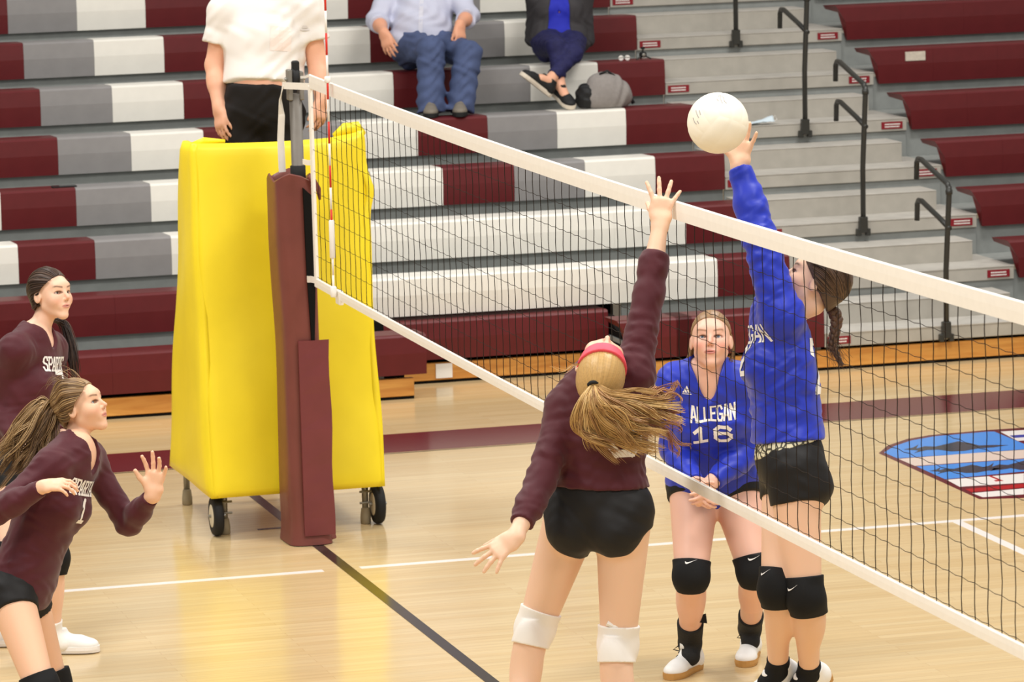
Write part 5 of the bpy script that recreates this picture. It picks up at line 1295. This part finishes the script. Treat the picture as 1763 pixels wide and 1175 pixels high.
def back_left():
    VD = 0.0
    Z = 17.9
    gL = on(112, 1124, 2, 0.0); gR = on(-12, 1112, 2, 0.0)
    hR, hL = at(14, 805, 17.82), at(66, 802, 18.0); sR, sL = at(26, 606, 17.76), at(86, 602, 18.05)
    eR = bone(sR, -14, 700, 0.285, 1); wR = bone(eR, 26, 752, 0.245, -1)
    eL = bone(sL, 100, 705, 0.285, 1); wL = bone(eL, 108, 752, 0.245, -1)
    aL = gL+V(-0.05, 0.0, 0.09); aR = gR+V(-0.05, 0, 0.09)
    kL = at(92, 960, 17.78); kR = at(10, 962, 17.72)
    hc = at(90, 509, 17.90); F = CR*0.74-CF*0.62+CU*0.10; U = CU*0.99-CR*0.08
    root = thing('person', 'tall brunette girl in maroon jersey standing behind the blonde girl at left, looking right', 'person', ((gL[0]+gR[0])/2, gL[1], 0))
    t = tee(hL, hR, sL, sR); up, fc, fp = t['up'], t['fc'], t['fp']
    tp = torso_prims(t, sL, sR, 0.98, 0.9, 1.0, 1.0)
    ha, hsb = head_prims(hc, F, U, 0.96, 0.97)
    neck = [(Cone(t['S']+up*0.02, hc-nrm(U)*0.06-nrm(F)*0.042, 0.047, 0.042), 0.02)]
    armL, armR = arm_prims(sL, eL, wL, 1.0), arm_prims(sR, eR, wR, 1.0)
    legL, legR = leg_prims(hL, kL, aL, 1.0, -fp), leg_prims(hR, kR, aR, 1.0, -fp)
    handL = hand_prims(wL, nrm(CR*0.5-CU*0.5-CF*0.4), nrm(-CR+CF*0.2), 'L', 0.4, 0.15, 0.95)
    handR = hand_prims(wR, nrm(CR*0.6-CU*0.55-CF*0.4), nrm(CR*0.2-CU+CF*0.4), 'R', 0.4, 0.15, 0.95)
    foot = [(Cone(aL, aL-CU*0.05+V(.04, -.02, 0), 0.033, 0.03), 0.02), (Cone(aR, aR-CU*0.05+V(.04, -.02, 0), 0.033, 0.03), 0.02)]
    skin_mesh(root, tp+neck+armL+armR+legL+legR+ha+handL+handR+foot, hsb, SKH, lambda v: face_paint(v, hc, F, U, 0.96, (238, 194, 166), brow=(84, 60, 46), blush=0.26, hair=(72, 54, 44), hn=(0, -.68, .73), hoff=0.022), hc, ())
    eyes(root, hc, F, U, 0.96, (0.12, 0.12), (96, 84, 70))
    hem = t['P']-up*0.04; cL, cR = eL+(wL-eL)*0.93, eR+(wR-eR)*0.93
    it = jersey_items(t, tp, hem)+sleeve(sL, eL, wL, cL, 1.0, 0.012)+sleeve(sR, eR, wR, cR, 1.0, 0.012)
    it += [(ECap(hem-up*0.03, t['P']+up*0.25, t['sm'], (0.162, 0.130), (0.135, 0.110)), 0.04, 0.0, [(hem, -up)])]
    subs = [(Cone(t['S']+fc*0.140-up*VD, t['S']+up*0.12+fc*0.02, 0.004, 0.062), 0.006), (Cone(t['S']+up*0.09, hc-nrm(F)*0.03, 0.050, 0.052), 0.008)]
    j = cloth('jersey', root, it, M['maroon_jersey'], CLH, 0.0010, WF+[(120, nrm(eR-sR))], subs, 22, fine=[(t['S']+fc*0.08-up*0.03, 0.10, 0.0042)])
    letters_shirt(j, t['S']-up*0.075-t['ss']*0.03, -t['ss'], up, 'SPARTANS', '7', 1.0, -0.095)
    wst = t['P']+up*0.08
    it = [(p, k, 0.006, [(wst, up)]) for p, k in (tp[0], tp[1], tp[-2], tp[-1])]
    for h_, k_, sg in ((hL, kL, -1), (hR, kR, 1)):
        d = limbdir(h_, k_); it.append((Cone(h_, k_, 0.101, 0.066), 0.03, 0.0, [(h_+d*0.10, d)]))
    cloth('shorts', root, it, M['black_shorts'], 0.005, 0.0006, WF, (), 4)
    for lp, h_, k_, a_ in ((legL, hL, kL, aL), (legR, hR, kR, aR)):
        kneepad(root, lp, h_, k_, a_, M['black_pad'], 0.070, 0.075, 0.008, 'black knee pad', fp)
        sock(root, lp, k_, a_, M['white_pad'], 0.06, 0.005, None, foot)
        u, fr = shoe(root, a_, V(0.9, -0.25, 0), V(0, 0, 1), M['shoe_white'], M['white_pad'])
    cols = ((70, 52, 42), (58, 42, 34), (88, 66, 52), (48, 34, 28))
    Fh, Uh, Sh = frame(F, U)
    scalp(root, hc, F, U, 0.96, (76, 57, 46), 0.008, (0, -0.68, 0.73), 0.018, streak=((0, -0.10, 0.0), 1))
    hair_flow('swept_hair', root, [[hc+Fh*0.055+Uh*0.085, hc+Uh*0.125-Fh*0.02, hc-Fh*0.08+Uh*0.09, hc-Fh*0.115+Uh*0.01], [hc+Fh*0.05+Uh*0.06+Sh*0.060, hc+Uh*0.07+Sh*0.083-Fh*0.03, hc-Fh*0.07+Uh*0.05+Sh*0.06, hc-Fh*0.11], [hc+Fh*0.012+Uh*0.03+Sh*0.081, hc+Uh*0.02+Sh*0.083-Fh*0.04, hc-Fh*0.09+Uh*0.0+Sh*0.045, hc-Fh*0.11-Uh*0.02], [hc-Fh*0.04-Uh*0.04+Sh*0.062, hc-Uh*0.05+Sh*0.056-Fh*0.065, hc-Fh*0.10-Uh*0.04+Sh*0.02, hc-Fh*0.11-Uh*0.04], [hc+Fh*0.05+Uh*0.06-Sh*0.060, hc+Uh*0.07-Sh*0.083-Fh*0.03, hc-Fh*0.07+Uh*0.05-Sh*0.06, hc-Fh*0.11]], 170, 0.0016, 0.003, 0.0, 1, cols, 4, 16, 0.8, lenvar=0, over=skull_over(hc, F, U, 0.96, 0.008))
    b = hc-Fh*0.11-Uh*0.02
    p = [b, at(72, 545, 18.04), at(104, 556, 18.12), at(117, 590, 18.10), at(121, 620, 18.08), at(124, 650, 18.08)]
    o = hair_flow('ponytail', root, [p, [q+CR*0.018 for q in p]], 150, 0.0020, 0.010, 0.002, 1, cols, 5, 18, 0.5); o['label'] = 'long straight dark brown ponytail'
back_left()

# ------------------------------------------------------------------ referee on the stand, two spectators
BH = 0.009
def trousers(root, t, tp, legs, m, wst, hem_pts, infl=0.018, wr=0.003, lab='trousers', up=None):
    up = t['up'] if up is None else up
    it = [(p, k, infl*0.7, [(wst, up)]) for p, k in (tp[0], tp[1], tp[-2], tp[-1])]
    for lp, hp in zip(legs, hem_pts):
        for p, k in lp[:3]: it.append((p, k, infl))
        it.append((Cone(hp[0], hp[1], hp[2], hp[3]), 0.04, 0, [(hp[1], limbdir(hp[0], hp[1]))]))
    F = Field([i[0] for i in it], BH, 0.06)
    for i in it: F.add(*i)
    F.wrinkle(wr, [(60, (0.2, 0.3, 0.93)), (95, (-0.4, 0.2, 0.9)), (80, (0.6, 0.3, 0.7))], 5)
    for hp in hem_pts: pass
    v, f = F.mesh(); return mk(lab, v, f, m, root, True)

def referee():
    Z = 20.86
    hR, hL = at(422, 205, 20.86), at(482, 205, 20.86); sR, sL = at(388, 22, 20.86), at(528, 18, 20.86)
    base = 1.087
    kR, kL = at(424, 365, 20.84), at(484, 365, 20.84)
    aR = V(kR[0], kR[1]+0.03, base+0.0955); aL = V(kL[0], kL[1]+0.03, base+0.0955)
    eR, eL = at(370, 112, 20.88), at(546, 106, 20.88); wR, wL = at(377, 186, 20.80), at(553, 172, 20.80)
    hc = at(458, -68, 20.82); F, U = -CF+CU*0.05, CU
    root = thing('person', 'heavy referee in white short-sleeved shirt and black trousers standing on the yellow stand', 'person', ((aR[0]+aL[0])/2, aR[1], base))
    t = tee(hL, hR, sL, sR); up, fc, fp = t['up'], t['fc'], t['fp']
    tp = torso_prims(t, sL, sR, 1.22, 0.0, 1.05, 1.15, 1.25)
    ha, hsb = head_prims(hc, F, U, 1.05, 1.15)
    neck = [(Cone(t['S']+up*0.02, hc-U*0.06, 0.066, 0.062), 0.03)]
    arms = arm_prims(sL, eL, wL, 1.22)+arm_prims(sR, eR, wR, 1.22)
    legL, legR = leg_prims(hL, kL, aL, 1.08), leg_prims(hR, kR, aR, 1.08)
    hands = hand_prims(wL, nrm(-CU-CR*0.05-CF*0.2), nrm(-CR*0.7+CF*0.6), 'L', 0.5, 0.08, 1.12, thumb=(0.9, 0.3, 0.3))+hand_prims(wR, nrm(-CU+CR*0.08-CF*0.15), nrm(CR*0.75+CF*0.6), 'R', 0.35, 0.10, 1.12, thumb=(0.9, 0.3, 0.3))
    skin_mesh(root, tp+neck+arms+legL+legR+ha+hands, hsb, BH, lambda v: face_paint(v, hc, F, U, 1.05, (232, 176, 146), brow=(120, 100, 84)))
    eyes(root, hc, F, U, 1.05, (0.1, -0.2))
    hem = t['P']+up*0.185
    it = [(p, k, 0.020, [(hem, -up)]) for p, k in tp[:5]+tp[8:]]
    it += [(tp[5][0], tp[5][1], 0.014), (tp[6][0], tp[6][1], 0.014), (tp[7][0], tp[7][1], 0.014), (ECap(hem-up*0.03, t['P']+up*0.36, t['sm'], (0.185, 0.150), (0.180, 0.150)), 0.05, 0, [(hem, -up)])]
    for s, e in ((sL, eL), (sR, eR)):
        d = limbdir(s, e); it.append((Cone(s-d*0.01, e+d*0.03, 0.074, 0.092), 0.04, 0, [(s+(e-s)*0.60, d)]))
    j = cloth('shirt', root, it, M['white_shirt'], BH, 0.0026, [(55, (0.3, 0.2, 0.9)), (80, (0.8, 0.1, 0.5)), (100, (-0.5, 0.3, 0.8))], [(Cone(t['S']+up*0.10, hc, 0.066, 0.07), 0.01)], 31)
    bv = t['S']-up*0.14+t['ss']*-0.085
    lay('chest_pocket', [[(x0, y0), (x0+.02, y0), (x0+.02, y0+.02), (x0, y0+.02)] for x0 in np.arange(-0.05, 0.049, 0.02) for y0 in np.arange(-0.06, 0.059, 0.02)], j, bv, -t['ss'], up, mat('pinkish_pocket', (240, 222, 212), 0.7, 0.2), 0.002)
    pk = t['S']-up*0.02
    lay('sleeve_emblem', [[(-.02, 0), (.02, 0), (.02, .008), (-.02, .008)], [(-.012, .012), (.014, .012), (.01, .024), (-.008, .024)]], j, sL+(eL-sL)*0.42, nrm(CR-CF*0.3), nrm(CU), mat('faint_emblem', (214, 208, 204), 0.7))
    wst = t['P']+up*0.155
    tr = trousers(root, t, tp, (legL, legR), M['black_trousers'], wst, [(kL, aL-V(0, 0, 0.05), 0.075, 0.082), (kR, aR-V(0, 0, 0.05), 0.075, 0.082)], 0.016, 0.0022)
    for a_ in (aL, aR): shoe(root, a_, -fp*-1 if False else V(fp[0], fp[1], 0), V(0, 0, 1), M['rubber'], M['rubber'], 1.1)
    scalp(root, hc, F, U, 1.05, (120, 110, 100), 0.006, (0, -0.6, 0.8), 0.03, h=0.006)
M['white_shirt'] = mat('white_polo', (232, 226, 220), 0.75, 0.2)
M['black_trousers'] = mat('black_trousers', (32, 29, 29), 0.75, 0.2)
referee()

def man():
    yC = ry(5)
    z0 = (on(718, 110, 1, yC+0.15)-CAM)@CF
    hR, hL = at(700, 72, z0-0.03), at(750, 70, z0-0.03)
    hR[2] = hL[2] = rz(5)+0.155
    sR, sL = at(676, -24, z0+0.08), at(782, -28, z0+0.08)
    kR, kL = at(742, 86, z0-0.46), at(806, 92, z0-0.44)
    feetz = rz(4)+0.006
    aR, aL = at(742, 186, z0-0.50), at(792, 184, z0-0.48)
    aR[2] = max(aR[2], feetz+0.085); aL[2] = max(aL[2], feetz+0.085)
    eR, eL = bone(sR, 650, 36, 0.30, -1), bone(sL, 806, 28, 0.30, -1); wR, wL = bone(eR, 661, 56, 0.24, -1), bone(eL, 792, 42, 0.24, -1)
    hc = at(728, -88, z0+0.04); F, U = -CF*0.95+CR*0.2, CU
    root = thing('person', 'man in pale blue button shirt and jeans sitting on the bleachers behind the net', 'person', (hR[0], hR[1], hR[2]-0.12))
    t = tee(hL, hR, sL, sR); up, fc, fp = t['up'], t['fc'], t['fp']
    tp = torso_prims(t, sL, sR, 1.18, 0.0, 0.75, 1.08, 1.25)
    ha, hsb = head_prims(hc, F, U, 1.05, 1.1)
    neck = [(Cone(t['S']+up*0.02, hc-U*0.06, 0.066, 0.06), 0.03)]
    arms = arm_prims(sL, eL, wL, 1.15)+arm_prims(sR, eR, wR, 1.15)
    legL, legR = leg_prims(hL, kL, aL, 1.02), leg_prims(hR, kR, aR, 1.02)
    hands = hand_prims(wL, nrm(-CU*0.9-CF*0.3+CR*0.05), nrm(CR*-0.5+CF*0.6), 'L', 0.4, 0.1, 1.1, thumb=(0.9, 0.3, 0.3))+hand_prims(wR, nrm(-CU*0.9+CR*0.25-CF*0.2), nrm(CF*0.7+CR*0.4), 'R', 0.3, 0.12, 1.1, thumb=(0.9, 0.3, 0.3))
    skin_mesh(root, tp+neck+arms+legL+legR+ha+hands, hsb, BH, lambda v: face_paint(v, hc, F, U, 1.05, (222, 160, 128), brow=(110, 90, 74)))
    eyes(root, hc, F, U, 1.05, (0.2, -0.1))
    hem = t['P']-up*0.06
    it = [(p, k, 0.022, [(hem, -up)]) for p, k in tp[:5]+tp[8:]]+[(tp[5][0], tp[5][1], 0.014), (tp[6][0], tp[6][1], 0.014), (tp[7][0], tp[7][1], 0.014)]
    for s, e, w in ((sL, eL, wL), (sR, eR, wR)):
        d = limbdir(e, w); it += [(Cone(s, e, 0.078, 0.068), 0.04), (Cone(e, w, 0.068, 0.066), 0.03, 0, [(e+(w-e)*0.35, d)])]
    it.append((ECap(t['P']-up*0.03+fp*0.03, t['P']+up*0.2, t['sm'], (0.195, 0.150), (0.175, 0.14)), 0.05, 0, [(hem, -up)]))
    j = cloth('shirt', root, it, M['blue_shirt'], BH, 0.0036, [(50, (0.5, 0.2, 0.8)), (80, (0.8, 0.1, 0.5)), (95, (-0.5, 0.3, 0.8))], [(Cone(t['S']+up*0.10, hc, 0.066, 0.07), 0.01)], 41)
    lay('button_placket', [[(-.014, y), (.014, y), (.014, y+.03), (-.014, y+.03)] for y in np.arange(-0.40, -0.02, 0.03)], j, t['S'], -t['ss'], up, mat('shirt_placket', (206, 206, 218), 0.7), 0.002)
    trousers(root, t, tp, (legL, legR), M['denim'], t['P']+up*0.015, [(kL, aL-V(0, 0, 0.075), 0.082, 0.088), (kR, aR-V(0, 0, 0.075), 0.082, 0.088)], 0.020, 0.0045, 'jeans')
    for a_, c in ((aL, CR*0.15), (aR, -CR*0.05)): shoe(root, a_, V(-CF[0], -CF[1], 0)+c*0, V(0, 0, 1), mat('grey_shoe', (120, 112, 100), 0.6), M['rubber'], 1.05)
    scalp(root, hc, F, U, 1.05, (96, 80, 66), 0.006, (0, -0.6, 0.8), 0.03, h=0.006)
M['blue_shirt'] = mat('pale_blue_shirt', (196, 198, 216), 0.75, 0.2, var=0.04, vscale=300)
M['denim'] = mat('blue_denim', (74, 86, 120), 0.8, 0.2, var=0.18, vscale=9, bump=0.05, bscale=300)
man()

def woman():
    yC = ry(5)
    z0 = (on(955, 110, 1, yC+0.15)-CAM)@CF
    hR, hL = at(940, 76, z0-0.03), at(984, 74, z0-0.03)
    hR[2] = hL[2] = rz(5)+0.135
    sR, sL = at(926, -4, z0+0.0), at(1000, -6, z0+0.0)
    kR = at(958, 80, z0-0.42); kL = at(986, 92, z0-0.42)
    feetz = rz(4)
    aR, aL = at(964, 156, z0-0.50), at(946, 156, z0-0.56)
    aR[2] = max(aR[2], rz(4)+0.15); aL[2] = max(aL[2], rz(4)+0.185)
    eR, eL = bone(sR, 920, 66, 0.28, 1), bone(sL, 1008, 66, 0.28, 1); wR, wL = bone(eR, 948, 88, 0.24, -1), bone(eL, 984, 88, 0.24, -1)
    hc = at(962, -62, z0+0.0); F, U = -CF*0.95-CR*0.2, CU
    root = thing('person', 'woman in charcoal cardigan, blue top and leggings sitting cross-legged on the bleachers', 'person', (hR[0], hR[1], hR[2]-0.11))
    t = tee(hL, hR, sL, sR); up, fc, fp = t['up'], t['fc'], t['fp']
    tp = torso_prims(t, sL, sR, 1.0, 1.0, 0.75, 1.0)
    ha, hsb = head_prims(hc, F, U, 1.0)
    neck = [(Cone(t['S']+up*0.02, hc-U*0.06, 0.056, 0.05), 0.03)]
    arms = arm_prims(sL, eL, wL, 1.0)+arm_prims(sR, eR, wR, 1.0)
    legL, legR = leg_prims(hL, kL, aL, 0.98), leg_prims(hR, kR, aR, 0.98)
    hands = hand_prims(wL, nrm(-CR*0.95-CF*0.3-CU*0.05), nrm(-CU*0.8+CF*0.3), 'L', 0.4, 0.1, 0.95)+hand_prims(wR, nrm(CR*0.95-CF*0.3-CU*0.05), nrm(-CU*0.6+CF*0.6), 'R', 0.4, 0.1, 0.95)
    tR, tL = nrm(-CF*0.6+CR*0.35-CU*0.35), nrm(-CR*0.75-CF*0.5+CU*0.55)
    foot = [(Cone(aR, aR+tR*0.08-CU*0.04, 0.034, 0.03), 0.02), (Cone(aL, aL+tL*0.08-CU*0.03, 0.034, 0.03), 0.02)]
    skin_mesh(root, tp+neck+arms+legL+legR+ha+hands+foot, hsb, BH, lambda v: face_paint(v, hc, F, U, 1.0, (228, 172, 142), brow=(90, 66, 52)))
    eyes(root, hc, F, U, 1.0, (0.1, -0.1))
    hem = t['P']+up*0.02
    it = [(p, k, 0.013, [(hem, -up)]) for p, k in tp[:-2]]
    subs = [(Cone(t['S']+fc*0.125-up*0.13, t['S']+up*0.05+fc*0.03, 0.006, 0.055), 0.008), (Cone(t['S']+up*0.03, hc, 0.055, 0.057), 0.008)]
    cloth('top', root, it, M['blue_top'], BH, 0.001, WF, subs, 3)
    hem2 = t['P']-up*0.06
    it = [(p, k, 0.024, [(hem2, -up)]) for p, k in tp]
    for s, e, w in ((sL, eL, wL), (sR, eR, wR)): it += sleeve(s, e, w, w, 1.0, 0.018)
    subs = [(ECap(t['P']+fc*0.20-up*0.14, t['S']+fc*0.16+up*0.06, t['ss'], (0.105, 0.16), (0.048, 0.12)), 0.015), (Cone(t['S']+up*0.03, hc, 0.06, 0.062), 0.01)]
    cloth('cardigan', root, it, M['cardigan'], BH, 0.003, [(60, (0.3, 0.2, 0.9)), (90, (0.7, 0.3, 0.6))], subs, 8)
    it = [(p, k, 0.008, [(t['P']+up*0.06, up)]) for p, k in (tp[0], tp[1], tp[-2], tp[-1])]
    for lp, a_, k_ in ((legL, aL, kL), (legR, aR, kR)):
        d = limbdir(k_, a_); it += [(p, k, 0.008, [(a_-d*0.05, d)] if i == 1 else ()) for i, (p, k) in enumerate(lp)]
    cloth('leggings', root, it, M['navy_leggings'], BH, 0.0022, WF, (), 6)
    for a_, tt in ((aR, tR), (aL, tL)):
        shoe(root, a_, tt, nrm(CU-CF*0.3), M['black_shoe'], mat('cream_sole', (216, 204, 186), 0.6), 1.0)
    scalp(root, hc, F, U, 1.0, (90, 64, 48), 0.012, (0, -0.6, 0.8), 0.02, h=0.006)
M['blue_top'] = mat('blue_top', (38, 46, 170), 0.65, 0.2); M['cardigan'] = mat('charcoal_cardigan', (66, 64, 66), 0.85, 0.1, bump=0.2, bscale=220)
M['navy_leggings'] = mat('navy_leggings', (38, 38, 78), 0.7, 0.2, var=0.2, vscale=40); M['black_shoe'] = mat('black_sneaker', (30, 30, 31), 0.6, 0.3)
woman()

# ------------------------------------------------------------------ small things on the bleachers
yD = ry(4)
bp0 = on(1034, 182, 1, yD+0.12); 
def backpack():
    c = V(bp0[0]+0.05, yD+0.15, rz(4)+0.002)
    t = thing('backpack', 'slouched grey and black backpack on the bleachers beside the seated woman', 'bag', c)
    it = [(Ell(c+V(0.01, 0, 0.09), [V(1, 0, 0), V(0, 1, 0), V(0, 0, 1)], (0.15, 0.09, 0.11)), 0.04), (Ell(c+V(-0.02, 0.02, 0.15), [V(1, 0, 0.2), V(0, 1, 0), V(-0.2, 0, 1)], (0.10, 0.07, 0.075)), 0.05), (Cone(c+V(-0.08, 0, 0.05), c+V(0.10, 0, 0.05), 0.06, 0.065), 0.04)]
    cloth('body', t, it, mat('grey_canvas', (142, 136, 132), 0.8, 0.2, var=0.06, vscale=50), 0.005, 0.005, [(40, (0.5, 0.1, 0.85)), (65, (0.8, 0.2, -0.5))], (), 5, clips=[(c, V(0, 0, -1))])
    cloth('side_panel', t, [(Ell(c+V(-0.13, 0.02, 0.07), [V(1, 0, 0), V(0, 1, 0), V(0, 0, 1)], (0.07, 0.08, 0.09)), 0.02)], M['black_shoe'], 0.006, 0.003, WF, clips=[(c, V(0, 0, -1))])
    MB().tube([c+V(0.12, 0.03, 0.1), c+V(0.17, 0.04, 0.05), c+V(0.19, 0.03, 0.012)], 0.012, 6).obj('strap', M['black_shoe'], t, True)
    MB().tube([c+V(-0.05, -0.02, 0.215), c+V(0.0, -0.03, 0.235), c+V(0.05, -0.02, 0.20)], 0.008, 6).obj('handle', M['black_shoe'], t, True)
backpack()
q = on(1107, 101, 1, ry(5)+0.10); c = V(q[0], ry(5)+0.10, rz(5)-0.003)
t = thing('camera_stand', 'tiny black tripod gadget standing on a maroon bleacher seat', 'gadget', c)
MB().box(c+V(-0.022, -0.018, 0.015), c+V(0.022, 0.018, 0.05), 0.006).obj('body', M['rubber'], t)
MB().lathe(c+V(0, 0, 0.048), (0, 0, 1), [(0, 0.006), (0.02, 0.006), (0.022, 0.014), (0.034, 0.014), (0.036, 0.006)], 10).obj('head', M['rubber'], t)
for dx, dy in ((-0.05, -0.02), (0.055, 0.0), (0.0, 0.05)): MB().tube([c+V(0, 0, 0.03), c+V(dx, dy, 0.004)], 0.005, 6).obj('leg', M['rail'], t)
MB().lathe(c+V(0, -0.02, 0.032), (0, -1, 0), [(0, 0.012), (0.004, 0.012), (0.006, 0.005)], 10).obj('lens', M['steel'], t)
q = on(1075, 103, 1, ry(5)+0.08); c = V(q[0], ry(5)+0.08, rz(5)-0.003)
t = thing('sunglasses', 'small pale folded glasses on the maroon seat near the tripod gadget', 'glasses', c)
for dx in (-0.022, 0.022): MB().lathe(c+V(dx, 0, 0.018), (0, 1, 0), [(0, 0.016), (0.003, 0.018), (0.005, 0.016)], 12).obj('lens', M['white_print'], t)
MB().tube([c+V(-0.045, 0, 0.02), c+V(0, -0.002, 0.024), c+V(0.045, 0, 0.02), c+V(0.05, 0.08, 0.012)], 0.0025, 5).obj('frame', M['steel'], t)
q = on(110, 319, 1, ry(3)+0.10); c = V(q[0], ry(3)+0.10, rz(3)-0.002)
t = thing('phone', 'dark phone lying on a maroon seat near the left edge', 'phone', c)
MB().box(c+V(-0.075, -0.035, 0.001), c+V(0.075, 0.035, 0.010), 0.003).obj('body', M['rubber'], t); MB().box(c+V(-0.068, -0.030, 0.010), c+V(0.068, 0.030, 0.0108)).obj('screen', mat('dark_screen', (26, 26, 30), 0.1), t)
# crumpled face mask on an aisle step
q = on(1306, 203, 1, ry(4)+0.05); c = V(q[0], ry(4)+0.05, rz(4)-0.153)
t = thing('face_mask', 'crumpled pale blue paper face mask lying on the aisle step behind the ball', 'mask', c)
vs, fs = [], []; rg = random.Random(3)
for jy in range(7):
    for ix in range(13):
        u, v = ix/12-0.5, jy/6-0.5
        vs.append(c+V(0.19*u, 0.09*v, 0.012+0.030*max(0, u+0.15)*2*(1-abs(v)*1.2)+0.008*math.sin(9*v+5*u)+rg.uniform(-.002, .002)))
for jy in range(6):
    for ix in range(12): a = jy*13+ix; fs.append((a, a+1, a+14, a+13))
o = mk('sheet', np.array(vs), fs, mat('mask_paper', (206, 220, 228), 0.8), t, True)
md = o.modifiers.new('thick', 'SOLIDIFY'); md.thickness = 0.002
MB().tube([c+V(0.09, 0, 0.03), c+V(0.115, 0.01, 0.055), c+V(0.125, 0, 0.03), c+V(0.095, -0.03, 0.02)], 0.0018, 5).obj('ear_loop', M['white_print'], t)
MB().tube([c+V(-0.09, 0, 0.015), c+V(-0.125, 0.01, 0.012), c+V(-0.12, -0.02, 0.006), c+V(-0.09, -0.03, 0.012)], 0.0018, 5).obj('ear_loop', M['white_print'], t)
bpy.context.view_layer.update()
